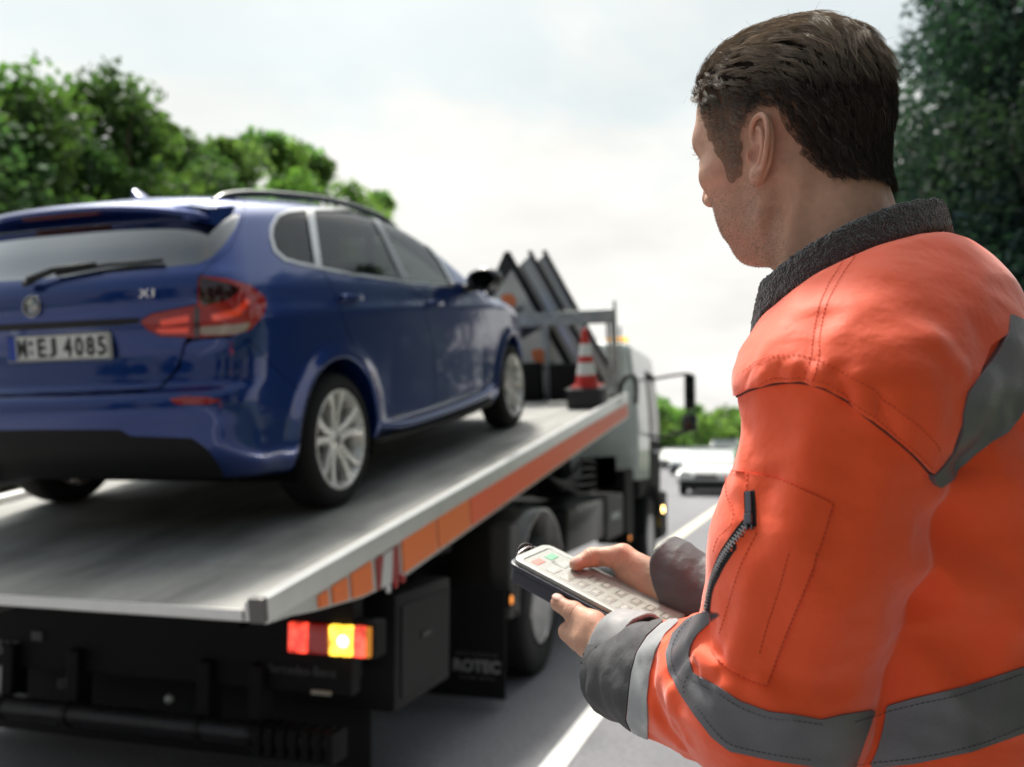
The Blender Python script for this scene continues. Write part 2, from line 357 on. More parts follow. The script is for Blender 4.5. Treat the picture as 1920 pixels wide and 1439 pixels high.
# ================================================================ ground, road
def grid_obj(name, x0, x1, y0, y1, z, m, nx=2, ny=2):
    X, Y = np.meshgrid(np.linspace(x0, x1, nx), np.linspace(y0, y1, ny)); V = np.stack([X.ravel(), Y.ravel(), np.full(X.size, z)], 1)
    i = np.arange((ny-1)*nx).reshape(ny-1, nx)[:, :-1].ravel(); Q = np.stack([i, i+1, i+nx+1, i+nx], 1); return mobj(name, V, Q, m, smooth=False)
m_soil = mat('soil', (.06, .075, .035), .95, noise=(1.5, .5))
m_asph = mat('asphalt', (.17, .17, .185), .78, noise=(35, .22, 8), bump=[('n', 260, .5, .004)], rnoise=(3, .1))
def asphalt_patches(m):
    t = m.node_tree; N = t.nodes.new; L = t.links.new; b = t.nodes['Principled BSDF']; src = b.inputs['Base Color'].links[0].from_socket
    tc_ = N('ShaderNodeTexCoord'); n = N('ShaderNodeTexNoise'); n.inputs['Scale'].default_value = .45; n.inputs['Detail'].default_value = 6
    mp = N('ShaderNodeMapping'); mp.inputs['Scale'].default_value = (1, .22, 1); L(tc_.outputs['Object'], mp.inputs[0]); L(mp.outputs[0], n.inputs['Vector'])
    r = N('ShaderNodeMapRange'); L(n.outputs[0], r.inputs[0]); r.inputs[1].default_value = .3; r.inputs[2].default_value = .7; r.inputs[3].default_value = .78; r.inputs[4].default_value = 1.2
    v = N('ShaderNodeVectorMath'); v.operation = 'SCALE'; L(src, v.inputs[0]); L(r.outputs[0], v.inputs['Scale']); L(v.outputs[0], b.inputs['Base Color'])
asphalt_patches(m_asph)
tag(grid_obj('ground', -600, 600, -200, 1200, -.02, m_soil), kind='structure')
tag(grid_obj('road', -12.5, 1.25, -60, 900, 0, m_asph), kind='structure')
m_line = mat('road_paint', (.78, .78, .76), .6, noise=(60, .14, 8))
m_liney = mat('road_paint_old', (.62, .59, .47), .65, noise=(30, .15, 8))
tag(grid_obj('lane_line', -1.165, -1.05, -30, 11.2, .004, m_line), kind='structure')
tag(grid_obj('edge_line', -2.06, -1.86, 12.6, 400, .004, m_liney), kind='structure')
tag(grid_obj('far_edge_line', -9.5, -9.3, -30, 400, .004, m_line), kind='structure')
m_kerb = mat('kerb_stone', (.3, .3, .29), .85, noise=(20, .25))
kb = MB(); kb.box((1.25, -40, -.1), (1.39, 300, .1), bev=.012); tag(kb.build('kerb', m_kerb), kind='structure')
m_grass = mat('grass', (.07, .13, .03), .8, noise=(3, .45, 8))
def grass_strip(name, x0, x1, y0, y1, n, seed):
    r = np.random.default_rng(seed); b = np.stack([r.uniform(x0, x1, n), y0+(y1-y0)*r.random(n)**1.6, np.zeros(n)], 1); hgt = r.uniform(.08, .26, n); a = r.uniform(0, 6.28, n)
    wv = np.stack([np.cos(a), np.sin(a), np.zeros(n)], 1)*(.012+.0012*np.abs(b[:, 1:2])); ln = np.stack([r.normal(0, .3, n), r.normal(0, .3, n), np.ones(n)], 1)*hgt[:, None]
    V = np.stack([b-wv, b+wv, b+ln], 1).reshape(-1, 3); T = np.arange(3*n).reshape(-1, 3); return tag(mobj(name, V, T, m_grass), kind='stuff')
grass_strip('grass', 1.4, 9, -3, 60, 26000, 3)
grass_strip('grass', -30, -12.6, 8, 90, 30000, 4)
# ================================================================ trees
def leaf_mat(name, col, tr, ro=.5, sp=.45):
    m = bpy.data.materials.new(name); m.use_nodes = True; t = m.node_tree; b = t.nodes['Principled BSDF']; N = t.nodes.new; L = t.links.new
    a = N('ShaderNodeAttribute'); a.attribute_name = 'Col'; v = N('ShaderNodeVectorMath'); v.operation = 'MULTIPLY'; L(a.outputs['Color'], v.inputs[0]); v.inputs[1].default_value = col
    L(v.outputs[0], b.inputs['Base Color']); b.inputs['Roughness'].default_value = ro; b.inputs['Specular IOR Level'].default_value = sp
    ts = N('ShaderNodeBsdfTranslucent'); v2 = N('ShaderNodeVectorMath'); v2.operation = 'MULTIPLY'; L(v.outputs[0], v2.inputs[0]); v2.inputs[1].default_value = (1.35, 1.6, .7); L(v2.outputs[0], ts.inputs[0])
    mxs = N('ShaderNodeMixShader'); mxs.inputs[0].default_value = tr; L(b.outputs[0], mxs.inputs[1]); L(ts.outputs[0], mxs.inputs[2]); L(mxs.outputs[0], t.nodes['Material Output'].inputs[0]); return m
m_leafA = leaf_mat('leaves_mid', (.085, .155, .060), .38, .68, .28); m_leafB = leaf_mat('leaves_light', (.15, .25, .085), .45, .65, .3); m_leafC = leaf_mat('leaves_dark', (.034, .068, .066), .28, .75, .2)
m_bark = mat('bark', (.09, .07, .05), .9, noise=(8, .4), bump=[('n', 25, .8, .03)])
def tree(x, y, h, r, base, label, m, leaves, size, seed, group='trees lining the road', nclump=26, name='broadleaf_tree', z0=0):
    rg = np.random.default_rng(seed); t = thing(name, label, 'tree', (x, y, z0), group=group)
    tb = MB(); lean = rg.normal(0, .03, 2); top = h*.8
    pts = [np.array([lean[0]*s*h, lean[1]*s*h, s*top]) for s in np.linspace(0, 1, 7)]; tb.tube(pts, [max(.018*h*(1-.85*s), .02)*1.2 for s in np.linspace(0, 1, 7)], 9)
    cc = []; crown_c = np.array([0, 0, (h+base)/2]); ch = (h-base)/2
    for i in range(nclump):
        while True:
            if i < 4: p = np.array([[0, 0], [.22, .1], [-.15, -.2], [0, .25]][i]+[0])*r; p[2] = h-[.22, .38, .34, .45][i]*r; break
            d = rg.normal(0, 1, 3); d /= np.linalg.norm(d); q = rg.random()**.45
            p = crown_c + d*np.array([r, r, ch])*q*.86
            taper = 1-.45*max(0, (p[2]-crown_c[2])/ch)**1.5
            if np.hypot(p[0], p[1]) < r*taper: break
        cc.append((p, r*rg.uniform(.14, .36)))
        a = pts[min(6, max(1, int((p[2]-.25*h)/top*7)))]; mid = (a+p)/2+rg.normal(0, .04*h, 3)*.5
        tb.tube([a, mid, p], [.005*h, .0035*h, .0015*h], 5)
    tb.build('trunk', m_bark, t, smooth=True)
    per = leaves//nclump; P = []; Cc = []
    for p, cr in cc:
        d = rg.normal(0, 1, (per, 3)); d /= np.linalg.norm(d, axis=1, keepdims=True); q = rg.random(per)[:, None]**.38
        sh = 1+.35*vnoise(d*1.0, 2.2, int(rg.integers(1e6)))[:, None]; P.append(p + d*q*cr*sh*np.array([1.15, 1.15, .95]) + rg.normal(0, .10, (per, 3))*cr); base_c = rg.uniform(.7, 1.3)
        c = np.array([1, 1, 1])*base_c*rg.uniform(.75, 1.3, (per, 1)); c = c*np.array([rg.uniform(.85, 1.15), 1, rg.uniform(.8, 1.3)]); Cc.append(c)
    P = np.concatenate(P); Cc = np.concatenate(Cc); n = len(P); s = size*rg.uniform(.6, 1.3, n)[:, None]
    a = rg.normal(0, 1, (n, 3)); a[:, 2] *= .7; a /= np.linalg.norm(a, axis=1, keepdims=True); b = np.cross(a, rg.normal(0, 1, (n, 3))); b /= np.linalg.norm(b, axis=1, keepdims=True)
    V = np.stack([P-a*s, P+b*s*.55, P+a*s, P-b*s*.55], 1).reshape(-1, 3); Q = np.arange(4*n).reshape(-1, 4)
    mobj('crown', V, Q, m, t, smooth=False, cols=np.repeat(Cc, 4, axis=0)); return t
def tree_px(px, D, ytop, r, base, label, m, leaves, size, seed, **k):
    p = W(px, 842, D); return tree(p[0], p[1], CAMZ+(842-ytop)/F*D, r*1.15, base, label, m, leaves, size, seed, **k)
G1 = 'trees along the left verge'
for i, (px, D, yt, r, lab, mm) in enumerate([
    (-170, 22, 120, 3.1, 'dark green tree at the far left edge, cut by the frame above the rear window', m_leafA),
    (20, 24, 112, 2.7, 'tall mid green tree nearest the left edge of the photo', m_leafA),
    (185, 28, 118, 2.6, 'tall round topped tree behind the left half of the car roof', m_leafA),
    (285, 33, 200, 2.6, 'green tree stepping down to the right of the tall round topped one', m_leafA),
    (345, 38, 262, 2.6, 'lower dark green tree in the dip of the treeline', m_leafA),
    (412, 44, 240, 2.9, 'bright green tree just right of the dip in the treeline', m_leafB),
    (500, 50, 228, 3.5, 'bright yellow green tree above the middle of the car roof', m_leafB),
    (566, 54, 262, 3.0, 'bright green tree at the right end of the near treeline', m_leafB),
    (648, 80, 322, 4.6, 'small far green tree showing over the roof rail', m_leafB),
    (712, 88, 352, 2.4, 'last tiny far tree before the open sky right of the roof', m_leafB)]):
    tree_px(px, D, yt, r, 1.5 if i < 3 else 2.2, lab, mm, 20000 if i < 8 else 8000, .115 + .0020*D, 100+i, group=G1, nclump=64 if i < 4 else 46)
G2 = 'distant trees beyond the traffic'
for i, (px, D, yt, r) in enumerate([(1215, 92, 742, 4.6), (1290, 100, 758, 4.6), (1365, 108, 775, 4.6), (1120, 95, 750, 4.5), (1440, 120, 790, 5), (1530, 125, 800, 5.4), (1040, 90, 770, 4)]):
    tree_px(px, D, yt, r, .6, ['round green tree far behind the truck mirror', 'round green tree far off between the mirror and the orange sleeve', 'round green tree far off touching the orange sleeve',
        'far green tree hidden behind the truck cab', 'far green tree hidden behind the orange sleeve', 'farthest green tree behind the man', 'far green tree behind the tail lift rack'][i], m_leafB, 8000, .34, 140+i, group=G2, nclump=24)
G3 = 'dark trees on the right verge'
for i, (px, D, yt, r) in enumerate([(1935, 10.5, -330, 1.75), (2080, 9.5, -300, 1.9), (1812, 15.5, -120, 1.9), (2010, 14.5, -260, 2.3), (2230, 11, -200, 2.4)]):
    tree_px(px, D, yt, r, -.2 if i != 2 else .1, ['dark green tree close behind the man, right of his head', 'dark tree at the right edge of the photo', 'dark tree just right of the back of his head, farther off',
        'dark blue green tree behind the orange shoulder', 'dark tree outside the right edge'][i], m_leafC, 42000, .052, 160+i, group=G3, nclump=64)
for i, (x_, y_, h_, r_) in enumerate([(5.2, 3.5, 7.5, 2.4), (6.0, -1.5, 8.5, 2.6), (5.0, -6.5, 8, 2.5), (1.5, -12, 9, 3.0), (-5, -14, 9, 3.0), (-11, -13, 8.5, 3)]):  # unseen trees added to darken ambient light and the car's reflections
    tree(x_, y_, h_, r_, .5, ['dark verge tree level with the man, outside the right of the photo', 'dark verge tree just behind the camera to the right', 'dark verge tree farther behind the camera to the right', 'dark tree straight behind the camera', 'dark tree behind the camera to the left', 'dark tree behind the camera, farthest left'][i], m_leafC, 12000, .13, 190+i, group='dark trees around the camera', nclump=30)
# ================================================================ traffic far down the road
m_gl_far = mat('far_car_glass', (.16, .19, .19), .08, spec=.9, coat=1); m_tyre = mat('tyre_rubber', (.009, .009, .0095), .8, spec=.3, bump=[('n', 90, .3, .003)])
m_rimfar = mat('far_rim', (.45, .45, .45), .3, metal=.8); m_blackp = mat('black_plastic', (.009, .009, .010), .5, spec=.3)
m_redl = mat('red_lens', (.45, .01, .01), .15, coat=.5); m_wlamp = mat('clear_lens', (.75, .75, .75), .1, coat=.5)
def far_car(px, D, col, label, kind='wagon', face=1, dx=0):
    p = W(px, 842, D); Y0 = p[1]; t = thing('oncoming_car', label, 'car', (p[0]+dx, Y0, 0), (0, 0, 0 if face > 0 else math.pi), group='cars far down the road')
    pm = mat('far_paint_'+kind+str(round(col[0], 2)).replace('.', '_'), col, .25, coat=.8)
    Wd = .9; 
    if kind == 'van': body = [(-2.3, .3), (-2.3, 1.0), (-2.2, 1.15), (2.3, 1.15), (2.35, .3)]; top = [(-1.6, 1.14), (-.9, 1.95), (2.1, 1.98), (2.28, 1.14)]
    else: body = [(-2.25, .28), (-2.28, .62), (-2.1, .82), (-1.1, .96), (2.15, 1.0), (2.25, .8), (2.22, .3)]; top = [(-1.15, .95), (-.45, 1.47), (1.3, 1.5), (2.05, .99)]
    def loft(poly, w0, w1, name, m, par):
        zs = [q[1] for q in poly]; z0, z1 = min(zs), max(zs); V = []; n = len(poly); 
        for sg in (-1, 1):
            for y, z in poly: V.append((sg*(w0+(w1-w0)*(z-z0)/(z1-z0)), y, z))
        Fc = [tuple(range(n-1, -1, -1)), tuple(range(n, 2*n))]+[(i, (i+1) % n, n+(i+1) % n, n+i) for i in range(n)]
        bm = bmesh.new(); vs = [bm.verts.new(v) for v in V]; [bm.faces.new([vs[i] for i in f]) for f in Fc]
        bmesh.ops.recalc_face_normals(bm, faces=bm.faces[:]); bmesh.ops.bevel(bm, geom=bm.edges[:], offset=.06, segments=3, affect='EDGES', clamp_overlap=True)
        return MB().bm(bm).build(name, m, par, auto=40)
    loft(body, Wd, Wd*.97, 'body', pm, t); g = loft(top, Wd*.93, Wd*.74, 'windows', m_gl_far, t)
    zt = max(q[1] for q in top); ys = [q[0] for q in top if q[1] > zt-.08]; MB().box((-Wd*.7, min(ys)+.05, zt-.02), (Wd*.7, max(ys)-.02, zt+.03), bev=.02).build('roof', pm, t)
    MB().box((-.8, -2.34, .2), (.8, -2.2, .48), bev=.03).build('bumper', m_blackp, t)
    MB().box((-.35, -2.31, .55), (.35, -2.25, .68), bev=.01).build('grille', m_blackp, t)
    for s in (-1, 1):
        MB().box((s*.82, -2.33, .6), (s*.5, -2.2, .76), bev=.03).build('headlight', m_wlamp, t)
        for yy in (-1.4, 1.4):
            M = frame((s*.8, yy, .32), (0, 1, 0), (0, 0, 1), (s, 0, 0)); wh = MB().lathe([(.2, -.1), (.31, -.1), (.32, -.05), (.32, .06), (.3, .1), (.2, .1)], 24, M, close=True).build('wheel', m_tyre, t, auto=40)
            MB().lathe([(0, .07), (.18, .09), (.205, .08)], 20, M).build('rim', m_rimfar, wh)
        MB().box((s*.92, -1.0, .98), (s*1.08, -.85, 1.1), bev=.03).build('side_mirror', pm, t)
    return t
far_car(1336, 30, (.75, .76, .76), 'white car with black bumper approaching between the truck and the orange sleeve', 'wagon', 1)
far_car(1293, 52, (.7, .74, .78), 'small pale car farther back, just right of the truck mirror', 'wagon', 1, dx=0)
far_car(1362, 50, (.05, .055, .06), 'dark tall van behind the white approaching car', 'van', 1)
far_car(1262, 66, (.8, .8, .8), 'farthest white car close beside the truck cab edge', 'wagon', 1)
# ================================================================ car on the deck (local: x right, y forward, z up; rear axle at y = 0)
TILT = math.radians(9.132); CONTACT = np.array([-2.08475, 3.89396, 1.16425])
_Rx = np.array([1.0, 0, 0]); _Ry = np.array([0, math.cos(TILT), math.sin(TILT)]); _Rz = np.array([0, -math.sin(TILT), math.cos(TILT)])
CORG = CONTACT - np.array([.89, 0, 0]); CR = np.stack([_Rx, _Ry, _Rz])     # rows
def l2w(V): return CORG + np.asarray(V, float) @ CR
def w2px(P): c = w2c(P); return CX+F*c[:, 0]/c[:, 2], CY-F*c[:, 1]/c[:, 2]
def l2px(V): V = np.array(V, float); V[:, 0] = np.abs(V[:, 0]); return w2px(l2w(V))
car = thing('blue_estate_car', 'metallic blue crossover estate car standing on the tilted truck deck, seen from behind', 'car', CORG, (TILT, 0, 0))
m_paint = mat('blue_car_paint', (.0045, .032, .185), .34, metal=.66, coat=1.0, cior=1.6, spec=.15, noise=(900, .12, 2))
m_inner = mat('car_inner_black', (.004, .004, .004), .95, spec=.1); m_rub = mat('black_rubber', (.015, .015, .016), .6)
m_satin = mat('satin_trim', (.55, .55, .55), .28, metal=1.0); m_chrome = mat('chrome', (.8, .8, .82), .08, metal=1.0)
m_glassS = glass_mat('side_glass', (.55, .62, .58), .75); m_glassR = glass_mat('rear_glass', (.4, .45, .45), .4)
m_glassR.node_tree.nodes['Math'].inputs[1].default_value = 4.6
c_yr = ncurve([(.2, -.66), (.28, -.76), (.36, -.835), (.5, -.872), (.60, -.885), (.635, -.868), (.665, -.83), (.72, -.815), (.88, -.82), (.935, -.85), (1.03, -.862), (1.10, -.835), (1.14, -.80), (1.25, -.715), (1.38, -.60), (1.46, -.52), (1.6, -.42)], 400)
c_roof = ncurve([(-1.0, 1.36), (-.7, 1.42), (-.4, 1.468), (0, 1.502), (.5, 1.524), (1.0, 1.52), (1.35, 1.485), (1.6, 1.425), (1.85, 1.325), (2.1, 1.205), (2.32, 1.10), (2.45, 1.062), (2.7, 1.03), (3.0, .975), (3.3, .89), (3.5, .80), (3.62, .70), (3.75, .55)], 500)
c_w = ncurve([(.15, .80), (.24, .825), (.32, .865), (.45, .882), (.6, .888), (.75, .892), (.88, .902), (.94, .905), (.98, .893), (1.08, .868), (1.16, .838), (1.28, .785), (1.40, .722), (1.48, .675), (1.56, .62)], 400)
c_plan = ncurve([(-1.0, -.06), (-.8, -.035), (-.5, -.012), (0, 0), (1.2, .004), (2.4, 0), (2.9, -.012), (3.2, -.05), (3.45, -.12), (3.7, -.26)], 300)
c_gh = ncurve([(-1.0, -.12), (-.6, -.055), (-.3, -.02), (.3, 0), (1.3, -.005), (1.8, -.03), (2.3, -.07), (2.7, -.1)], 300)
WY, WZ, WR = (.07, 2.87), .325, .325
def car_sdf(P):
    x = np.abs(P[:, 0]); y = P[:, 1]; z = P[:, 2]
    gz = np.clip((z-1.05)/.4, 0, 1)
    wv = c_w(z) + c_plan(y) + c_gh(y)*gz
    for yc in WY:                       # flared arches
        d = np.hypot(y-yc, z-WZ); wv = wv + .016*np.exp(-((d-.40)/.055)**2)
    wv = wv - .016*np.exp(-((z-.50)/.16)**2)*np.clip((y-.35)/.3, 0, 1)*np.clip((2.45-y)/.3, 0, 1)
    side = (x-wv)*.97
    rear = (c_yr(z) + .15*np.clip(x/.85, 0, 2)**3.0 - y)*.82
    front = (y - (3.66 - .22*(x/.8)**2 - .12*np.clip((.55-z)/.4, 0, 1)**2))*.9
    roofc = c_roof(y) + .010 - .046*(x/.68)**2.4*np.where(y < 2.3, 1, .6)
    top = (z-roofc)*.88
    bot = .235 + .05*np.clip((-.3-y)/.5, 0, 1) - z
    b = smax(side, top, .085); b = smax(b, rear, .11); b = smax(b, front, .10); b = smax(b, bot, .03)
    for yc in WY:
        a = np.maximum(np.hypot(y-yc, z-WZ)-.388, .56-x); b = smax(b, -a, .012)
    return b
cV, cQ = surf_nets(car_sdf, (-1.0, -1.0, .15), (1.0, 3.8, 1.65), .0135, marg=1.7)
cT = tris(cQ); cN = vnorm(car_sdf, cV, .006)
def PX(*a): return np.array(a, float)
def side_poly(V, N, poly, ymin=-.62):
    X, Y = l2px(V); d = poly_sdf(X, Y, poly); z = l2z(V)
    d = d*z/F; return np.where((V[:, 1] > ymin) & (np.abs(N[:, 0]) > .25), d, 1.0)
def l2z(V): V = np.array(V, float); V[:, 0] = np.abs(V[:, 0]); return w2c(l2w(V))[:, 2]
def rear_poly(V, N, poly, ymax=-.25):
    X, Y = l2px(V); d = poly_sdf(X, Y, poly)*l2z(V)/F
    return np.where((V[:, 1] < ymax) & (N[:, 1] < .3), d, 1.0)
P_w1 = PX((510, 445), (512, 425), (522, 407), (540, 399), (575, 396), (590, 496), (560, 490), (535, 483), (518, 468))
P_w2 = PX((588, 396), (640, 396), (693, 401), (720, 450), (753, 524), (700, 516), (650, 509), (602, 499))
P_w3 = PX((706, 404), (752, 420), (793, 452), (824, 492), (846, 534), (771, 527), (735, 460))
P_dr = PX((582, 390), (640, 388), (699, 394), (730, 450), (766, 534), (792, 566), (812, 645), (818, 754), (740, 785), (716, 748), (700, 705), (672, 668), (655, 630), (625, 545), (603, 505), (588, 430))
P_df = PX((699, 394), (755, 411), (800, 447), (835, 495), (858, 545), (885, 560), (905, 582), (921, 630), (917, 690), (903, 728), (818, 754), (812, 645), (792, 566), (766, 534), (730, 450))
P_ws = PX((1, 1))
P_tail = PX((-700, 360), (458, 372), (458, 405), (432, 468), (392, 498), (374, 517), (371, 634), (346, 640), (332, 690), (300, 727), (150, 739), (-700, 770))
P_rg = PX((-700, 440), (70, 431), (300, 411), (450, 400), (440, 430), (420, 460), (398, 482), (372, 495), (200, 512), (70, 524), (-700, 560))
P_lamp = PX((262, 602), (285, 588), (370, 571), (371, 524), (376, 517), (425, 522), (470, 535), (496, 556), (500, 572), (494, 592), (470, 619), (440, 629), (370, 634), (300, 631), (275, 618))
P_bump = PX((-700, 758), (150, 742), (300, 731), (338, 690), (348, 645), (372, 637), (440, 633), (470, 640), (515, 690), (575, 745), (560, 960), (-700, 960))
P_refl = PX((316, 749), (345, 744), (388, 745), (420, 752), (388, 759), (330, 759))
P_diff = PX((-700, 810), (60, 806), (225, 806), (245, 818), (360, 822), (388, 842), (408, 868), (420, 890), (420, 1000), (-700, 1000))
P_rec = PX((-700, 612), (60, 606), (225, 600), (262, 606), (285, 632), (262, 676), (200, 694), (70, 704), (-700, 720))
P_band = PX((-700, 600), (60, 606), (262, 596), (262, 606), (225, 610), (60, 619), (-700, 632))
fW = [side_poly(cV, cN, p) for p in (P_w1, P_w2, P_w3)]; fWin = np.minimum.reduce(fW)
P_dlo = PX((510, 445), (512, 425), (522, 407), (540, 399), (575, 395), (640, 394), (693, 399), (752, 418), (793, 450), (824, 490), (848, 536), (771, 529), (700, 518), (650, 511), (602, 501), (560, 492), (535, 485), (517, 469))
fDLO = side_poly(cV, cN, P_dlo); fDiv = side_poly(cV, cN, PX((574, 393), (589, 393), (604, 502), (590, 500)))
fDr, fDf = side_poly(cV, cN, P_dr), side_poly(cV, cN, P_df)
fTail, fRG, fLamp, fBump, fRef, fDiff = [rear_poly(cV, cN, p) for p in (P_tail, P_rg, P_lamp, P_bump, P_refl, P_diff)]
lmp = poly_sdf(*l2px(cV), P_lamp)*l2z(cV)/F; fLamp = np.where(cV[:, 1] < -.3, lmp, 1.0)
fBump = np.where((cV[:, 1] < -.3), poly_sdf(*l2px(cV), P_bump)*l2z(cV)/F, 1.0)
# windscreen: front upper surface between the pillars
wsx = .70-.25*(cV[:, 2]-1.06)/.4; fWS = np.maximum.reduce([np.abs(cV[:, 0])-wsx, 1.10-cV[:, 2], cV[:, 2]-1.425, 1.3-cV[:, 1], .2-cN[:, 2]])
MV = 1  # helper to cut: keep where field < 0
def cutparts(field, *minus):
    f_ = field.copy()
    for g in minus: f_ = np.maximum(f_, -g)
    return f_
gap = .0013
body_f = np.full(len(cV), -1.0)
for g in (fWin, fRG, fLamp, fWS): body_f = np.maximum(body_f, -g)
for g in (fDr, fDf, fTail, fBump): body_f = np.maximum(body_f, -(g-gap))
def part(name, f_, m, parent=car, up=0.0, th=.003, side=None):
    f2 = f_ if side is None else np.maximum(f_, -side*cV[:, 0])
    V, T, N = clip(cV, cT, f2, cN)
    if len(T) < 3: return None
    V2, T2 = shell(V, T, N, up, th); return mobj(name, V2, T2, m, parent)
part('body', body_f, m_paint, th=.002)
for sd_ in (1, -1):
    dr = part('door', np.maximum(fDr+gap, -fWin), m_paint, side=sd_, th=.002); df = part('door', np.maximum(fDf+gap, -fWin), m_paint, side=sd_, th=.002)
    for w_, par in zip(fW, (car, dr, df)): part('window', w_, m_glassS, par, up=-.004, th=0, side=sd_)
    part('pillar_panel', np.maximum(fDLO, -(fWin+.002)), mat('pillar_gloss', (.006, .006, .006), .12, coat=.6), car, up=.0022, side=sd_)
    part('window_trim', np.maximum(fDLO-.012, -(fDLO+.001)), m_satin, car, up=.0035, side=sd_)
    part('window_divider', np.maximum(fDiv, -(fWin+.001)), m_satin, car, up=.0036, side=sd_)
    la = part('tail_light', fLamp+.002, mat('tail_lens', (.20, .005, .004), .10, coat=.6, spec=.4, emit=(.6, .01, .005), estr=.06, bump=[('w', 26, .35, .01)]), up=.003, side=sd_)  # lamp is off; faint emission paints daylight in the lens
    lx, lz = l2px(cV); zz = l2z(cV)/F
    def lp(poly): return np.maximum(fLamp+.004, poly_sdf(lx, lz, PX(*poly))*zz)
    part('lamp_black_panel', lp([(374, 522), (380, 521), (430, 533), (452, 542), (430, 562), (380, 574), (374, 560)]), mat('lamp_black', (.03, .006, .006), .06, coat=1), la, up=.0042, side=sd_)
    part('lamp_black_panel', lp([(364, 571), (375, 571), (375, 634), (364, 634)]), mat('lamp_black', (0, 0, 0)), la, up=.0044, side=sd_)
    part('reversing_lens', lp([(376, 612), (440, 608), (470, 604), (462, 620), (440, 627), (376, 628)]), mat('clear_smoke_lens', (.32, .26, .2), .1, coat=1), la, up=.0042, side=sd_)
    for q in ([(395, 590), (440, 580), (462, 560), (470, 566), (448, 592), (400, 603)], [(300, 600), (355, 590), (355, 604), (300, 612)], [(290, 616), (355, 612), (355, 624), (300, 625)]):
        part('light_guide', lp(q), mat('light_guide', (.75, .05, .02), .12, coat=1, emit=(.9, .08, .03), estr=.12), la, up=.0046, side=sd_)  # unlit: daylight reflected in the lamp painted as a weak glow
    part('reflector', np.maximum(fRef, -1), mat('red_reflector', (.35, .02, .015), .15, coat=1), car, up=.004, side=sd_)
tg = part('tailgate', np.maximum.reduce([fTail+gap, -fRG, -(fLamp-.002)]), m_paint, th=.002)
part('rear_window', fRG, m_glassR, tg, up=-.003, th=0)
part('windscreen', fWS, m_glassS, car, up=-.004, th=0)
fRec = rear_poly(cV, cN, P_rec)
part('number_plate_recess', np.maximum(rear_poly(cV, cN, P_band), fTail+.01), m_blackp, tg, up=.002)  # flat dark strip paints the shaded crease above the number plate
part('rear_bumper', np.maximum(fBump+gap, -fDiff), m_paint, th=.002)
part('bumper_lower_trim', np.maximum(fDiff, fBump+gap), mat('dark_plastic', (.008, .008, .0085), .6, spec=.25), th=.01)
# dark lining seen through gaps and round the windows
lin = np.maximum(-(fWin-.02), -(fRG-.02)); lin = np.maximum(lin, -(fWS-.02)); V, T, N = clip(cV, cT, lin, cN)
L1 = clip(V, T, V[:, 2]-1.30, N); mobj('lining', L1[0]-L1[2]*.022, L1[1], m_inner, car)
L2 = clip(V, T, 1.30-V[:, 2], N); mobj('headliner', L2[0]-L2[2]*.022, L2[1], mat('headliner_grey', (.42, .42, .40), .9), car)
# belt line moulding under the side windows is part of the satin trim; side sill strip
for sx in (-1, 1):
    MB().tube(catmull([(sx*.865, .50, .335), (sx*.885, .8, .30), (sx*.888, 1.5, .30), (sx*.885, 2.1, .32), (sx*.875, 2.35, .37)], 6), .022, 10).build('sill_trim', m_paint, car, smooth=True)
    MB().tube(catmull([(sx*.84, .45, .255), (sx*.86, 1.4, .235), (sx*.85, 2.35, .255)], 8), .028, 10).build('sill_trim', mat('dark_plastic', (0, 0, 0)), car, smooth=True)
    # roof rail
    rp = [(sx*.60, y, float(c_roof(y))+dz) for y, dz in ((-.42, -.045), (-.30, -.012), (0, .004), (.6, .010), (1.1, .004), (1.35, -.010), (1.45, -.035))]
    MB().tube(catmull(rp, 7), .017, 10).build('roof_rail', mat('rail_black', (.02, .02, .02), .25, coat=.5), car, smooth=True)
    # door handles
    for yy, zz_ in ((.20, 1.0), (1.27, .965)):
        MB().box((sx*.895, yy-.10, zz_-.014), (sx*.928, yy+.10, zz_+.016), bev=.011).build('door_handle', m_paint, car, auto=50)
    # mirror
    def mir(P, sx=sx):
        q = P-np.array([sx*1.0, 1.93, 1.115]); return smax(ell(P, (sx*1.0, 1.93, 1.115), (.125, .085, .082)), (1.875-P[:, 1]), .02)
    mv, mq = surf_nets(mir, (min(sx*.84, sx*1.16), 1.8, .98), (max(sx*.84, sx*1.16), 2.08, 1.25), .012); mo = mobj('door_mirror', mv, mq, mat('rail_black', (0, 0, 0)), car)
    MB().tube([(sx*.82, 1.88, 1.05), (sx*.93, 1.92, 1.07)], .03, 8).build('mirror_arm', m_rub, mo, smooth=True)
    MB().lathe([(0, 0), (.072, .001), (.078, -.004)], 20, frame((sx*1.0, 1.872, 1.115), (1.25, 0, 0), (0, 0, .85), (0, -1, 0))).build('mirror_glass', mat('mirror', (.12, .13, .14), .03, metal=1), mo)
# spoiler with the third brake light
sv = []; nx = 33; prof_n = 12
for i in range(nx):
    x = -.70+1.4*i/(nx-1); u_ = abs(x)/.70; zt = float(c_roof(-.45))-.055*(abs(x)/.68)**2.4; ytip = -.662+.06*u_**3; drop = -.010*u_**2
    ring = [(-.40, zt+.010), (-.50, zt-.004), (-.60, zt-.018), (ytip+.022, zt-.026), (ytip, zt-.044), (ytip+.004, zt-.060), (ytip+.022, zt-.064), (-.60, zt-.078), (-.55, zt-.085), (-.46, zt-.06)]
    sv += [(x, y, z+drop) for y, z in ring]
k = 10; sf = [(i*k+j, i*k+(j+1) % k, (i+1)*k+(j+1) % k, (i+1)*k+j) for i in range(nx-1) for j in range(k)] + [tuple(range(k)), tuple((nx-1)*k+j for j in range(k))]
sp = MB().add(sv, sf).build('roof_spoiler', m_paint, tg, auto=50)
zb = float(c_roof(-.45))
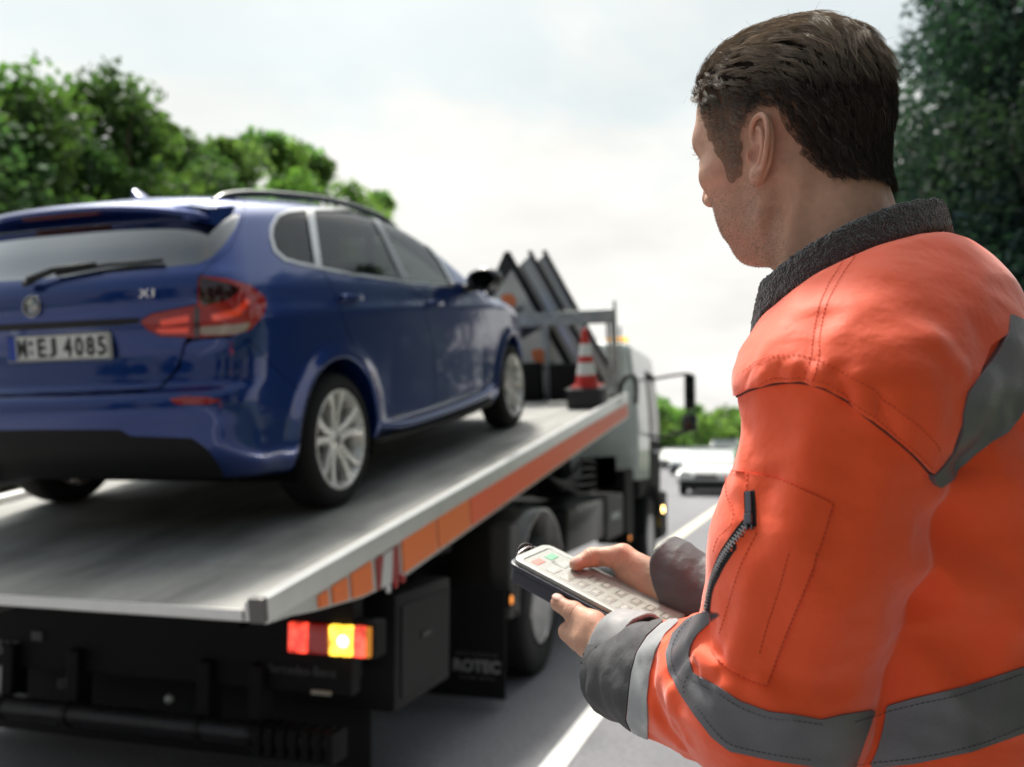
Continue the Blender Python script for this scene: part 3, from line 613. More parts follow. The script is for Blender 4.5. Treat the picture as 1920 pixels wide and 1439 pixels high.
MB().box((-.20, -.652, zb-.076), (.20, -.62, zb-.064), bev=.004).build('brake_light', mat('dull_red_lens', (.12, .008, .006), .3), sp)
# antenna fin
fin = MB(); fv = [(-.09, -.02, 0), (.10, -.03, 0), (.10, .03, 0), (-.09, .02, 0), (-.085, 0, .065), (-.06, 0, .07)]
fin.add([(y_, x_+.0, z_) for x_, y_, z_ in fv], [(0, 1, 5, 4), (3, 4, 5, 2), (1, 2, 5), (0, 4, 3), (0, 3, 2, 1)], frame((0, -.10, zb+.028), (1, 0, 0), (0, 1, 0), (0, 0, 1)))
fin.build('antenna_fin', m_paint, car, smooth=True)
# rear wiper
def rs(x, z): return np.array([x, float(c_yr(z))+.15*(abs(x)/.85)**3, z])
wp = MB(); wp.tube([rs(.02, 1.105)+(0, -.03, 0), rs(.02, 1.115)+(0, -.045, .0)], .028, 12)
wp.tube([rs(.02, 1.115)+(0, -.045, 0), rs(.12, 1.14)+(0, -.035, .012), rs(.30, 1.165)+(0, -.028, .0)], [.016, .014, .011], 8)
wp.build('rear_wiper', m_rub, tg, smooth=True)
MB().tube([rs(.12, 1.135)+(0, -.018, 0), rs(.35, 1.160)+(0, -.018, 0), rs(.58, 1.165)+(0, -.02, 0)], .009, 6).build('wiper_blade', m_rub, tg, smooth=True)
# number plate
yq = float(c_yr(.84))-.012; px0, px1, pz0, pz1 = -.165, .355, .785, .897; pc = (px0+px1)/2
pl = MB().box((px0, yq-.006, pz0), (px1, yq+.012, pz1), bev=.003).build('number_plate', mat('plate_white', (.72, .72, .68), .45), tg)
MB().box((px0+.006, yq-.0075, pz0+.006), (px0+.048, yq-.0045, pz1-.006)).build('country_band', mat('plate_blue', (.01, .05, .35), .4), pl)
fb = MB()
for a, b in (((px0+.003, pz0+.003), (px1-.003, pz0+.007)), ((px0+.003, pz1-.007), (px1-.003, pz1-.003)), ((px0+.003, pz0+.003), (px0+.007, pz1-.003)), ((px1-.007, pz0+.003), (px1-.003, pz1-.003))):
    fb.box((a[0], yq-.0068, a[1]), (b[0], yq-.005, b[1]))
fb.build('plate_border', m_blackp, pl)
m_ink = mat('plate_ink', (.01, .01, .012), .4); rearM = lambda x, z, y: frame((x, y, z), (1, 0, 0), (0, 0, 1), (0, -1, 0))
zc = (pz0+pz1)/2-.003
for s_, fr in (('M', .157), ('E', .354), ('J', .455), ('4', .607), ('0', .718), ('8', .825), ('5', .932)):
    text_mesh('plate_letter', s_, .1, m_ink, pl, rearM(px0+.52*fr, zc+.002, yq-.0072), .0012, fit=(.042 if s_ != 'M' else .050, .079), bold=.003)
MB().lathe([(0, .002), (.011, .002), (.011, 0)], 16, frame((px0+.128, yq-.0055, zc+.022), (1, 0, 0), (0, 0, 1), (0, -1, 0))).build('plate_seal', m_ink, pl)
MB().lathe([(0, .002), (.013, .002), (.013, 0)], 16, frame((px0+.128, yq-.0055, zc-.016), (1, 0, 0), (0, 0, 1), (0, -1, 0))).build('plate_seal', mat('seal_grey', (.35, .36, .38), .5), pl)
# round badge: ring, and two white / two blue quarters
by = float(c_yr(1.01))-.004; bM = frame((0.03, by, 1.01), (1, 0, 0), (0, .12, 1), (0, -1, .12))
bd = MB().lathe([(.027, .002), (.029, .006), (.040, .007), (.042, .004), (.042, -.004)], 32, bM).build('badge', mat('badge_black', (.02, .02, .02), .15, coat=1), tg, auto=50)
MB().lathe([(.0405, .0045), (.0435, .0065), (.0445, .001)], 32, bM).build('badge_ring', m_chrome, bd, smooth=True)
for q in range(4):
    a0 = q*math.pi/2; pp = [(0, 0, .0045)]+[(.027*math.cos(a0+a*math.pi/16), .027*math.sin(a0+a*math.pi/16), .0045) for a in range(9)]
    MB().add(pp, [tuple(range(10))], bM).build('badge_quarter', mat('badge_white', (.8, .8, .8), .2, coat=1) if q % 2 else mat('badge_blue', (.02, .2, .6), .2, coat=1), bd)
text_mesh('model_letters', 'X1', .048, m_chrome, tg, frame((.565, float(c_yr(1.03))+.03, 1.035), (1, .1, 0), (.15, 0, 1), (0, -1, 0)), .002, sx=1.35, bold=.0)
# exhaust and underbody
MB().tube([(-.42, -.5, .27), (-.42, -.84, .27)], .04, 16, cap=False).build('exhaust_pipe', m_chrome, car, smooth=True)
MB().box((-.62, -.45, .21), (.62, 3.2, .3), bev=.03).build('underbody', m_inner, car)
MB().tube([(-.74, .02, .33), (.74, .02, .33)], .04, 10).build('rear_axle', m_inner, car, smooth=True)
# interior
m_seat = mat('seat_fabric', (.022, .022, .024), .85); m_seatb = mat('seat_leather', (.03, .03, .032), .6)
for sx in (-.36, .36):
    s1 = MB(); s1.box((sx-.25, 1.0, .62), (sx+.25, 1.5, .78), bev=.06); s1.box((sx-.24, .86, .72), (sx+.24, 1.02, 1.22), bev=.06, M=None); st = s1.build('front_seat', m_seatb, car, auto=50)
    MB().box((sx-.13, .83, 1.24), (sx+.13, .93, 1.40), bev=.04).build('headrest', m_seatb, st, auto=50)
    MB().box((sx-.11, -.05, 1.15), (sx+.11, .04, 1.28), bev=.03).build('headrest', m_seatb, car, auto=50)
MB().box((-.62, -.08, .6), (.62, .08, 1.14), bev=.05).box((-.62, .0, .55), (.62, .52, .72), bev=.05).build('rear_seat', m_seat, car, auto=50)
MB().box((-.66, -.62, 1.06), (.66, -.08, 1.08)).build('parcel_shelf', m_inner, car)
MB().box((-.7, 1.75, .8), (.7, 2.35, 1.07), bev=.05).build('dashboard', m_inner, car, auto=50)
MB().lathe([(.17, 0), (.175, .012), (.19, .012), (.19, -.01), (.175, -.01)], 28, frame((-.36, 1.68, 1.0), (1, 0, 0), (0, .35, .94), (0, -.94, .35)), close=True).build('steering_wheel', m_inner, car, smooth=True)
for sx in (-1, 1):   # far side grab of the B pillar inner face
    MB().box((sx*.74, .80, .5), (sx*.70, .92, 1.42)).build('pillar_trim', m_inner, car)
# wheels
m_alloy = mat('alloy', (.74, .73, .71), .3, metal=.55, rnoise=(20, .06)); m_disc = mat('brake_disc', (.12, .12, .12), .4, metal=.8)
def wheel(x, y, sx):
    M = frame((x, y, WZ), (0, 1, 0), (0, 0, 1), (sx, 0, 0)) if sx > 0 else frame((x, y, WZ), (0, -1, 0), (0, 0, 1), (sx, 0, 0))
    t_ = MB().lathe([(.235, -.20), (.29, -.205), (.315, -.19), (.325, -.165), (.3265, -.11), (.325, -.055), (.316, -.028), (.296, -.008), (.27, 0), (.245, -.006), (.238, -.014), (.232, -.06)], 56, M, close=True).build('wheel', m_tyre, car, auto=60)
    r_ = MB().lathe([(.243, -.012), (.2385, -.006), (.229, -.008), (.224, -.022), (.214, -.035), (.205, -.15), (.215, -.19), (.235, -.2), (.236, -.04)], 56, M, close=True); r = r_.build('rim', m_alloy, t_, auto=40)
    s_ = MB(); s_.lathe([(.0, -.030), (.030, -.030), (.036, -.034), (.066, -.040), (.070, -.075)], 30, M)
    for q in range(5):
        for e in (-1, 1):
            a = 2*math.pi*q/5+math.pi/2; ci, si = math.cos(a), math.sin(a)
            def pt(rad, off, dep): return (rad*ci-off*si, rad*si+off*ci, dep)
            ring = []
            for rad, o1, o2, dp, th in ((.040, .002, .034, -.034, .05), (.11, .006, .040, -.028, .045), (.17, .019, .056, -.018, .04), (.212, .036, .080, -.012, .035), (.232, .048, .098, -.008, .03)):
                a1, a2 = sorted((e*o1, e*o2)); ring.append([pt(rad, a1, dp-.004), pt(rad, (a1+a2)/2-.2*(a2-a1), dp), pt(rad, (a1+a2)/2+.2*(a2-a1), dp), pt(rad, a2, dp-.004), pt(rad, a2, dp-th), pt(rad, a1, dp-th)])
            V = [p for rr in ring for p in rr]; Fc = [(i*6+j, i*6+(j+1) % 6, (i+1)*6+(j+1) % 6, (i+1)*6+j) for i in range(4) for j in range(6)]+[tuple(range(6)), tuple(24+j for j in range(6))]
            s_.add(V, Fc, M)
    s_.build('spokes', m_alloy, r, auto=35)
    MB().lathe([(0, -.10), (.16, -.10), (.165, -.115), (0, -.12)], 30, M).build('brake_disc', m_disc, t_)
    MB().lathe([(0, -.026), (.026, -.0265), (.029, -.032)], 20, M).build('hub_cap', m_satin, r, auto=50)
    return t_
for yc in WY:
    wheel(.885, yc, 1); wheel(-.885, yc, -1)
for sx in (-1, 1):
    for yc in WY:   # arch liners
        M = frame((sx*.70, yc, WZ), (0, 1, 0), (0, 0, 1), (sx, 0, 0)); a = np.linspace(-.35, math.pi+.35, 24)
        V = [(.395*math.cos(t), .395*math.sin(t), d) for d in (-.16, .145) for t in a]; Fc = [(i, i+1, 24+i+1, 24+i) for i in range(23)]+[tuple(range(24))]
        MB().add(V, Fc, M).build('arch_liner', m_inner, car)
# ================================================================ tow truck (world axes: x right, y forward) and what stands on its deck
TB = np.array([-2.86, 6.0, 0.0]); truck = thing('tow_truck', 'black and white tow truck with a tilted grey flatbed edged in orange reflectors', 'truck', TB)
Mw = np.eye(4); Mw[:3, 3] = -TB                                   # world -> truck local
Md = np.eye(4); Md[:3, :3] = CR.T; Md[:3, 3] = CORG-TB            # deck frame -> truck local
m_tbl = mat('truck_black', (.004, .004, .0045), .7, noise=(6, .3), spec=.25); m_tbl2 = mat('truck_black_gloss', (.009, .009, .010), .4, coat=.15, spec=.3)
m_alu = mat('aluminium', (.62, .62, .60), .34, metal=.75, rnoise=(8, .1), noise=(5, .12)); m_alub = mat('aluminium_bright', (.80, .80, .78), .3, metal=.5, noise=(7, .06))
m_org = mat('orange_reflector', (.95, .20, .025), .38, spec=.5); m_org2 = mat('red_orange_reflector', (.95, .13, .025), .38); m_red = mat('red_reflector', (0, 0, 0))
m_galv = mat('galvanised_steel', (.36, .39, .37), .45, metal=.5, noise=(9, .25), rnoise=(12, .1))
def deck_material():
    m = bpy.data.materials.new('deck_plate'); m.use_nodes = True; t = m.node_tree; b = t.nodes['Principled BSDF']; N = t.nodes.new; L = t.links.new
    tc_ = N('ShaderNodeTexCoord'); mp = N('ShaderNodeMapping'); mp.inputs['Scale'].default_value = (1, .25, 1); L(tc_.outputs['Object'], mp.inputs[0])
    n = N('ShaderNodeTexNoise'); n.inputs['Scale'].default_value = 3.2; n.inputs['Detail'].default_value = 9; n.inputs['Roughness'].default_value = .65; L(mp.outputs[0], n.inputs[0])
    r = N('ShaderNodeValToRGB'); r.color_ramp.elements[0].position = .34; r.color_ramp.elements[0].color = (.17, .172, .166, 1); r.color_ramp.elements[1].position = .66; r.color_ramp.elements[1].color = (.36, .355, .34, 1)
    L(n.outputs[0], r.inputs[0]); L(r.outputs[0], b.inputs['Base Color']); b.inputs['Metallic'].default_value = .05; b.inputs['Specular IOR Level'].default_value = .25
    n2 = N('ShaderNodeTexNoise'); n2.inputs['Scale'].default_value = 14; n2.inputs['Detail'].default_value = 6; L(mp.outputs[0], n2.inputs[0])
    r2 = N('ShaderNodeMapRange'); L(n2.outputs[0], r2.inputs[0]); r2.inputs[1].default_value = .3; r2.inputs[2].default_value = .7; r2.inputs[3].default_value = .5; r2.inputs[4].default_value = .75; L(r2.outputs[0], b.inputs['Roughness'])
    bp = N('ShaderNodeBump'); bp.inputs['Strength'].default_value = .35; bp.inputs['Distance'].default_value = .004; L(n2.outputs[0], bp.inputs['Height']); L(bp.outputs[0], b.inputs['Normal']); return m
m_deck = deck_material()
DX0, DX1, DY0, DY1 = -1.19, 1.37, -1.40, 5.02
dk = MB()
ys = [DY0, -.95] + list(np.arange(-.35, 5.0, .6)) + [5.02]
for a, b in zip(ys[:-1], ys[1:]): dk.box((DX0+.075, a+.002, -.04), (DX1-.075, b-.002, 0), Md, bev=.003)
deck = dk.build('deck', m_deck, truck)
MB().box((DX0+.02, DY0-.012, -.03), (DX1-.08, DY0-.001, .004), Md).build('deck_rear_edge', m_alub, deck)
for sx, xe in ((1, DX1), (-1, DX0)):
    x0, x1 = (xe-.075, xe) if sx > 0 else (xe, xe+.075)
    # rail: inner low step and rounded outer lip
    pr = [(x0, -.035), (x0, .022), (x0+sx*.0+.012, .030), (x0+.03 if sx > 0 else x0+.012, .040), (x1-.012, .046), (x1, .036), (x1, -.04)]
    V = []; 
    for y in (DY0, DY1): V += [(x_, y, z_) for x_, z_ in pr]
    n_ = len(pr); Fc = [tuple(range(n_)), tuple(range(n_, 2*n_))]+[(i, (i+1) % n_, n_+(i+1) % n_, n_+i) for i in range(n_)]
    rail = MB().add(V, Fc, Md).build('deck_rail', m_alub, truck)
    xo = xe+sx*.001
    # side skirt under the rail, tapering up to the rear end
    prof = [(DY0+.02, -.038), (DY1, -.038), (DY1, -.20), (-.40, -.20), (-.75, -.165), (-1.1, -.10), (-1.25, -.065), (DY0+.02, -.045)]
    sk = MB().prism(prof, xe-sx*.035, xe-sx*.004, 0, Md).build('side_skirt', m_alu, truck)
    MB().box((DX1-.05, DY0-.02, -.035), (DX1+.004, DY0+.012, .046), Md, bev=.006).build('rail_end_cap', mat('end_cap_dark', (.16, .155, .15), .4, metal=.6), rail) if sx > 0 else None
    for a, b, mm in ((.47, 4.97, m_org2), (.025, .445, m_org), (-.37, 0.0, m_org), (-.83, -.665, m_org), (-.975, -.865, m_org), (-1.075, -1.01, m_org)):
        def lowz(y): return np.interp(y, [-1.25, -1.1, -.75, -.40, 0], [-.06, -.092, -.157, -.182, -.184])
        def topz(y): return np.interp(y, [-1.1, -.6, 0, 3, 5], [-.055, -.045, -.038, -.045, -.065])
        pts = [(y, topz(y)) for y in np.linspace(a, b, 6)]+[(y, lowz(y)) for y in np.linspace(b, a, 6)]
        MB().prism(pts, xe-sx*.004, xe+sx*.002, 0, Md).build('reflective_strip', mm, sk)
    hz = MB().prism([(-.62, -.05), (-.41, -.05), (-.41, -.188), (-.62, -.178)], xe-sx*.004, xe+sx*.001, 0, Md).build('warning_board', mat('warning_red', (.32, .015, .012), .35), sk)
    MB().prism([(-.555, -.05), (-.47, -.05), (-.50, -.183), (-.60, -.178)], xe+sx*.001, xe+sx*.0035, 0, Md).build('white_stripe', mat('warning_white', (.62, .62, .6), .35), hz)
    for yy in (-.40, -.47, -.54): MB().lathe([(0, .012), (.016, .01), (.02, 0)], 12, Md @ frame((xe+sx*.002, yy, -.196), (0, 1, 0), (0, 0, 1), (sx, 0, 0))).build('side_marker', m_redl if yy > -.5 else m_wlamp, sk, smooth=True)
    # frame beam below the deck
    MB().box((xe-sx*.05, -.9, -.26), (xe-sx*.45, DY1, -.05), Md).build('deck_side_beam', m_tbl, deck)
MB().box((DX0+.3, -.7, -.26), (DX1-.3, DY1, -.06), Md, bev=.01).build('deck_subframe', m_tbl, deck)
# chassis
ch = MB(); ch.box((-3.55, 3.3, .62), (-2.15, 11.2, .95), Mw, bev=.02).box((-4.0, 3.28, .52), (-1.72, 3.42, .93), Mw, bev=.01).box((-3.9, 3.3, .9), (-1.8, 4.6, 1.02), Mw)
ch.build('chassis', m_tbl, truck)
MB().box((-4.0, 3.55, .10), (-1.75, 3.57, .62), Mw).build('spray_flap', mat('flap_rubber', (.005, .005, .0055), .8), truck)  # dark sheet added to stand in for shade under the truck
MB().box((-4.1, 3.6, .2), (-4.0, 9.2, .95), Mw).build('side_guard', m_tbl, truck)  # panel added to block light coming under the truck from the left
MB().box((-3.95, 3.20, .50), (-1.66, 3.28, .93), Mw, bev=.01).build('rear_panel', m_tbl, truck)
ug = MB(); ug.tube([(-4.02, 3.16, .34), (-1.70, 3.16, .34)], .045, 16)
un = ug.add(np.zeros((0, 3)), [], None) and None
ub = MB(); ub.add(*[ug.V[0], [f for f in ug.F]], Mw); bar = ub.build('underrun_bar', mat('bar_black', (.03, .03, .033), .32, metal=.3, rnoise=(10, .1)), truck, auto=50)
for x_ in (-3.3, -2.95, -2.3, -2.06):
    t_ = MB().tube([(x_-.012, 3.16, .34), (x_+.012, 3.16, .34)], .052, 16); MB().add(t_.V[0], t_.F, Mw).build('clamp', m_tbl2, bar)
    MB().box((x_-.03, 3.16, .34), (x_+.03, 3.25, .60), Mw, bev=.008).build('bar_bracket', m_tbl, bar)
tr_ = MB()
for i in range(7): tr_.box((-2.03+.052*i, 3.10, .27), (-1.995+.052*i, 3.22, .385), Mw, bev=.006)
tr_.box((-2.05, 3.13, .30), (-1.68, 3.2, .37), Mw, bev=.01).build('step_grip', m_tbl, bar)
# rear lamps
for sg, xa in ((1, -1.575), (-1, -4.15)):
    xb = xa-sg*.36 if sg > 0 else xa+.36; x0, x1 = min(xa, xb), max(xa, xb); lc = MB().box((x0-.01, 3.20, .645), (x1+.01, 3.31, .785), Mw, bev=.012).build('tail_lamp', m_tbl, truck)
    def seg(u0, u1, m, n='lamp_segment', dy=0.0, z0=.655, z1=.772):
        a, b = (xa-.36+.36*u0, xa-.36+.36*u1) if sg > 0 else (xa+.36-.36*u1, xa+.36-.36*u0)
        return MB().box((a, 3.176-dy, z0), (b, 3.21, z1), Mw, bev=.010).build(n, m, lc, auto=50)
    def lit(name, c, e, s_):
        m = mat(name, c, .15, coat=1, emit=e, estr=s_, spec=.8)
        if not m.node_tree.nodes.get('hot'):
            t = m.node_tree; N = t.nodes.new; L = t.links.new; n = N('ShaderNodeTexNoise'); n.name = 'hot'; n.inputs['Scale'].default_value = 22; tc_ = N('ShaderNodeTexCoord'); L(tc_.outputs['Object'], n.inputs[0])
            r = N('ShaderNodeMapRange'); L(n.outputs[0], r.inputs[0]); r.inputs[1].default_value = .35; r.inputs[2].default_value = .68; r.inputs[3].default_value = s_*.45; r.inputs[4].default_value = s_*1.9; L(r.outputs[0], t.nodes['Principled BSDF'].inputs['Emission Strength'])
        return m
    seg(.02, .25, lit('lamp_red_lit', (.5, .01, .01), (1, .06, .03), 1.0)); seg(.26, .51, mat('lamp_red_dull', (.20, .006, .006), .2, coat=1, emit=(1, .03, .01), estr=.08)); 
    seg(.52, .66, lit('lamp_amber_lit', (.8, .35, .02), (1, .60, .05), 2.0), dy=.002); seg(.665, .79, lit('lamp_amber_lit', (.8, .35, .02), (1, .60, .05), 2.0), dy=.001)
    seg(.80, .95, lit('lamp_red_side', (.5, .01, .01), (1, .09, .05), 1.1)); seg(.955, 1.0, mat('lamp_side_amber', (.45, .16, .02), .2, emit=(1, .35, .03), estr=.3))
    b_ = MB().lathe([(0, .008), (.016, .006), (.022, 0)], 16, Mw @ frame((xa-sg*.11, 3.173, .715), (1, 0, 0), (0, 0, 1), (0, -1, 0))); b_.build('lamp_bulb', mat('bulb_lit', (1, .9, .6), .3, emit=(1, .85, .45), estr=5), lc, smooth=True)
    MB().box((x0-.085, 3.21, .66) if sg > 0 else (x1+.05, 3.21, .66), (x0-.055, 3.25, .78) if sg > 0 else (x1+.08, 3.25, .78), Mw, bev=.004).build('lamp_bracket', mat('bracket_grey', (.07, .07, .07), .5), lc)
text_mesh('maker_lettering', 'Mercedes-Benz', .052, mat('letter_dim', (.06, .06, .065), .5), truck, Mw @ frame((-1.885, 3.197, .585), (1, 0, 0), (0, 0, 1), (0, -1, 0)), .001)
MB().box((-1.83, 3.19, .50), (-1.745, 3.205, .517), Mw, bev=.003).build('label_plate', mat('label_cream', (.35, .32, .27), .5), truck)
# number plate of the truck, with its holder and small badges, at the left of the rear panel
tp = MB().box((-3.72, 3.182, .385), (-3.315, 3.198, .50), Mw, bev=.003).build('truck_number_plate', mat('plate_dusty', (.42, .42, .42), .5), truck)
MB().box((-3.75, 3.175, .372), (-3.21, 3.20, .39), Mw, bev=.003).build('plate_holder', mat('plate_dusty', (0, 0, 0)), truck)
text_mesh('panel_letters', '51F', .085, mat('letter_grey', (.14, .135, .14), .6), truck, Mw @ frame((-3.34, 3.197, .575), (1, 0, 0), (0, 0, 1), (0, -1, 0)), .001, bold=.002)
MB().box((-3.205, 3.19, .62), (-3.145, 3.202, .66), Mw, bev=.003).build('badge', mat('badge_grey', (.07, .07, .07), .6), truck)
text_mesh('panel_letters', '07', .055, mat('badge_grey', (.07, .07, .07)), truck, Mw @ frame((-3.03, 3.197, .445), (1, 0, .15), (0, 0, 1), (0, -1, 0)), .001, bold=.001)
MB().box((-3.75, 3.10, .748), (-3.31, 3.2, .772), Mw, bev=.008).build('grab_handle', m_alu, truck)
MB().lathe([(0, .02), (.018, .016), (.02, 0)], 12, Mw @ frame((-2.48, 3.197, .43), (1, 0, 0), (0, 0, 1), (0, -1, 0))).build('tow_eye', m_galv, truck, smooth=True)
# tool locker on the right side behind the lamp, mud flap with lettering
lk = MB().box((-2.1, 3.50, .36), (-1.615, 4.12, .84), Mw, bev=.02).build('side_locker', mat('locker_black', (.008, .008, .009), .6, spec=.25), truck, auto=40)
MB().box((-1.618, 3.55, .41), (-1.607, 4.07, .79), Mw, bev=.004).build('locker_door', mat('locker_black', (0, 0, 0)), lk)
MB().box((-1.61, 3.75, .62), (-1.60, 3.85, .645), Mw, bev=.004).build('locker_handle', m_tbl2, lk)
fl = MB().box((-2.12, 4.94, .045), (-1.605, 4.955, .66), Mw, bev=.004).build('mud_flap', mat('flap_rubber', (.005, .005, .0055), .8), truck)
m_fl = mat('flap_print', (.36, .36, .36), .6); fM = lambda x, z: Mw @ frame((x, 4.936, z), (1, 0, 0), (0, 0, 1), (0, -1, 0))
text_mesh('flap_lettering', 'ROTEC', .088, m_fl, fl, fM(-1.775, .218), .001, bold=.004)
text_mesh('flap_lettering', 'NUTZ FAHRZEUGE', .030, mat('flap_print_dim', (.15, .15, .15), .6), fl, fM(-1.775, .285), .001)
text_mesh('flap_lettering', 'TECHNIK  SERVICE', .026, mat('flap_print_dim', (0, 0, 0)), fl, fM(-1.775, .155), .001)
for y_, z_ in ((5.07, .58), (8.9, .58)):
    mk = MB().lathe([(0, .02), (.022, .016), (.027, 0)], 16, Mw @ frame((-1.61, y_, z_), (0, 1, 0), (0, 0, 1), (.55, -.83, 0))); mk.build('side_marker_lamp', mat('marker_amber', (.8, .25, .03), .3, emit=(1, .33, .06), estr=.9), truck, smooth=True)
    MB().box((-1.9, y_+.01, z_-.05), (-1.62, y_+.05, z_+.05), Mw, bev=.01).build('marker_bracket', m_tbl, truck)
# road wheels
m_thub = mat('truck_rim', (.42, .42, .42), .3, metal=.85, noise=(14, .2)); m_truckt = mat('truck_tyre', (.009, .009, .0095), .8, noise=(8, .3))
def twheel(x, y, sx, R=.43, dual=False):
    M = Mw @ frame((x, y, R), (0, 1, 0), (0, 0, 1), (sx, 0, 0)); k = R/.43; wd = .5 if dual else .27
    t_ = MB().lathe([(.235*k, -wd), (.40*k, -wd), (.43*k, -wd+.04), (.432*k, -.12), (.43*k, -.03), (.41*k, -.005), (.36*k, .004), (.26*k, -.004), (.235*k, -.02)], 48, M, close=True).build('wheel', m_truckt, truck, auto=50)
    r_ = MB().lathe([(.24*k, -.004), (.236*k, .004), (.228*k, 0), (.215*k, -.05), (.17*k, -.09), (.12*k, -.095), (.105*k, -.04), (.075*k, -.01), (0, -.005)], 40, M).build('rim', m_thub, t_, auto=40)
    for q in range(8):
        a = q*math.pi/4; b_ = MB().lathe([(0, .0), (.012, -.002), (.016, -.012), (.016, -.04)], 10, M @ frame((.145*k*math.cos(a), .145*k*math.sin(a), -.05), (1, 0, 0), (0, 1, 0), (0, 0, 1)))
        b_.build('wheel_nut', m_chrome, r_, auto=50)
    return t_
for sx, x_ in ((1, -1.625), (-1, -4.10)):
    twheel(x_, 5.78, sx, .44, True); twheel(x_-sx*.02, 10.45, sx, .45)
    for yc, rr, a0, a1 in ((5.78, .56, -.12, 1.02), (10.45, .57, .02, .98)):      # mudguards
        a = np.linspace(math.pi*a0 if a0 > 0 else a0*math.pi, math.pi*a1, 22); V = []; zc_ = .5
        for xx in (x_+sx*.01, x_-sx*.50):
            for r0 in (rr, rr-.02): V += [(xx, yc+r0*math.cos(t), zc_+r0*math.sin(t)) for t in a]
        n_ = 22; Fc = []
        for i in range(n_-1): Fc += [(i, i+1, 2*n_+i+1, 2*n_+i), (n_+i, 3*n_+i, 3*n_+i+1, n_+i+1), (i, n_+i, n_+i+1, i+1), (2*n_+i, 2*n_+i+1, 3*n_+i+1, 3*n_+i)]
        Fc += [(0, 2*n_, 3*n_, n_), (n_-1, 2*n_-1, 4*n_-1, 3*n_-1)]
        MB().add(V, Fc, Mw).build('mudguard', mat('mudguard_grey', (.12, .115, .105), .35, coat=.4, noise=(5, .3)) if yc < 7 else m_tbl, truck, smooth=True)
MB().box((-1.78, 5.16, .45), (-1.64, 5.34, 1.0), Mw, bev=.02).build('mudguard_stay', mat('stay_grey', (.09, .088, .085), .5), truck)
# tanks, boxes and pipes between the axles
for sx, x0, x1 in ((1, -2.1, -1.66), (-1, -4.05, -3.65)):
    bx_ = MB().box((x0, 6.62, .66), (x1, 7.95, 1.02), Mw, bev=.05).build('fuel_tank', m_tbl2, truck, auto=40)
    MB().box((x0+.05, 8.05, .62), (x1, 8.85, 1.02), Mw, bev=.03).build('battery_box', mat('battery_black', (.02, .02, .022), .5), truck)
    if sx > 0:
        MB().box((x1-.02, 7.25, 1.10), (x1-.05, 8.75, 1.38), Mw, bev=.03).build('air_tank_cover', mat('cover_grey', (.16, .16, .165), .4, noise=(4, .2)), truck)
        text_mesh('tank_label', 'DIESEL', .06, m_fl, bx_, Mw @ frame((x1+.002, 6.95, .985), (0, 1, 0), (0, 0, 1), (1, 0, 0)), .001)
        MB().box((x1, 8.2, .8), (x1+.012, 8.6, .86), Mw, bev=.004).build('box_handle', m_galv, truck)
pp = MB()
for k in range(5):
    q = MB().tube(catmull([(-1.75, 6.4+.1*k, 1.25-.03*k), (-1.72, 7.4, 1.08+.07*k), (-1.74, 8.3, 1.18+.02*k), (-1.8, 9.0, 1.32)], 6), .016, 8); pp.add(q.V[0], q.F, Mw)
pp.build('hydraulic_hose', m_rub, truck, smooth=True)
MB().box((-1.95, 8.95, .5), (-1.66, 9.45, 1.25), Mw, bev=.03).build('exhaust_silencer', m_tbl, truck)
MB().box((-2.6, 8.95, .9), (-2.3, 9.35, 1.9), Mw, bev=.03).build('air_intake', m_tbl, truck)
# cab
m_cab = mat('cab_white', (.62, .67, .65), .3, coat=.7, noise=(3, .05)); m_cabg = glass_mat('cab_glass', (.5, .6, .55), .5)
CXL, CXR, CY0, CY1 = -4.08, -1.64, 9.62, 11.62; CZ = .10
def cab_sdf(P):
    x = (P[:, 0]-(CXL+CXR)/2); y = P[:, 1]; z = P[:, 2]; hw = (CXR-CXL)/2
    w_ = hw - .05*np.clip((z-1.6)/.9, 0, 1)**1.5*1.6 - .10*np.clip((y-11.1)/.5, 0, 1)**2
    s = smax(np.abs(x)-w_, (CY0-y), .07); s = smax(s, y-(CY1-.34*np.clip((z-1.45)/1.0, 0, 1)), .10); s = smax(s, z-(2.50+CZ+.04*np.cos(x*1.2)-.05*np.clip((y-11)/.6, 0, 1)), .12); s = smax(s, .92-z, .05)
    return smax(s, -np.maximum(np.hypot(y-10.45, z-.45)-.62, .6-np.abs(x)), .02)
kV, kQ = surf_nets(cab_sdf, (-4.2, 9.5, .8), (-1.5, 11.8, 2.7), .03, marg=1.5); kT = tris(kQ); kN = vnorm(cab_sdf, kV, .01)
sidew = np.where((np.abs(kN[:, 0]) > .5), poly_sdf(kV[:, 1], kV[:, 2], [(10.55, 1.55), (11.42, 1.55), (11.28, 2.25), (10.6, 2.28)]), 1.0)
ws = np.where(kN[:, 1] > .4, np.maximum(np.abs(kV[:, 0]+2.86)-1.05, np.abs(kV[:, 2]-1.95)-.38), 1.0); rw = np.where(kN[:, 1] < -.5, np.maximum(np.abs(kV[:, 0]+2.86)-.45, np.abs(kV[:, 2]-2.05)-.22), 1.0)
low = kV[:, 2]-1.12-.0*kV[:, 1]
win = np.minimum.reduce([sidew, ws, rw])
def kpart(name, f_, m, par=truck, up=0, th=.02):
    V, T, N = clip(kV, kT, f_, kN); 
    if len(T) == 0: return None
    V2, T2 = shell(V-TB, T, N, up, th); return mobj(name, V2, T2, m, par)
door = poly_sdf(kV[:, 1], kV[:, 2], [(10.35, 1.0), (11.5, 1.0), (11.45, 1.6), (11.32, 2.34), (10.45, 2.36)]); door = np.where(np.abs(kN[:, 0]) > .5, door, 1.0)
kpart('cab', np.maximum.reduce([-low, -win, -(door-.004)]), m_cab); kpart('cab_lower_panel', np.maximum(low, -(door-.004)), m_tbl)
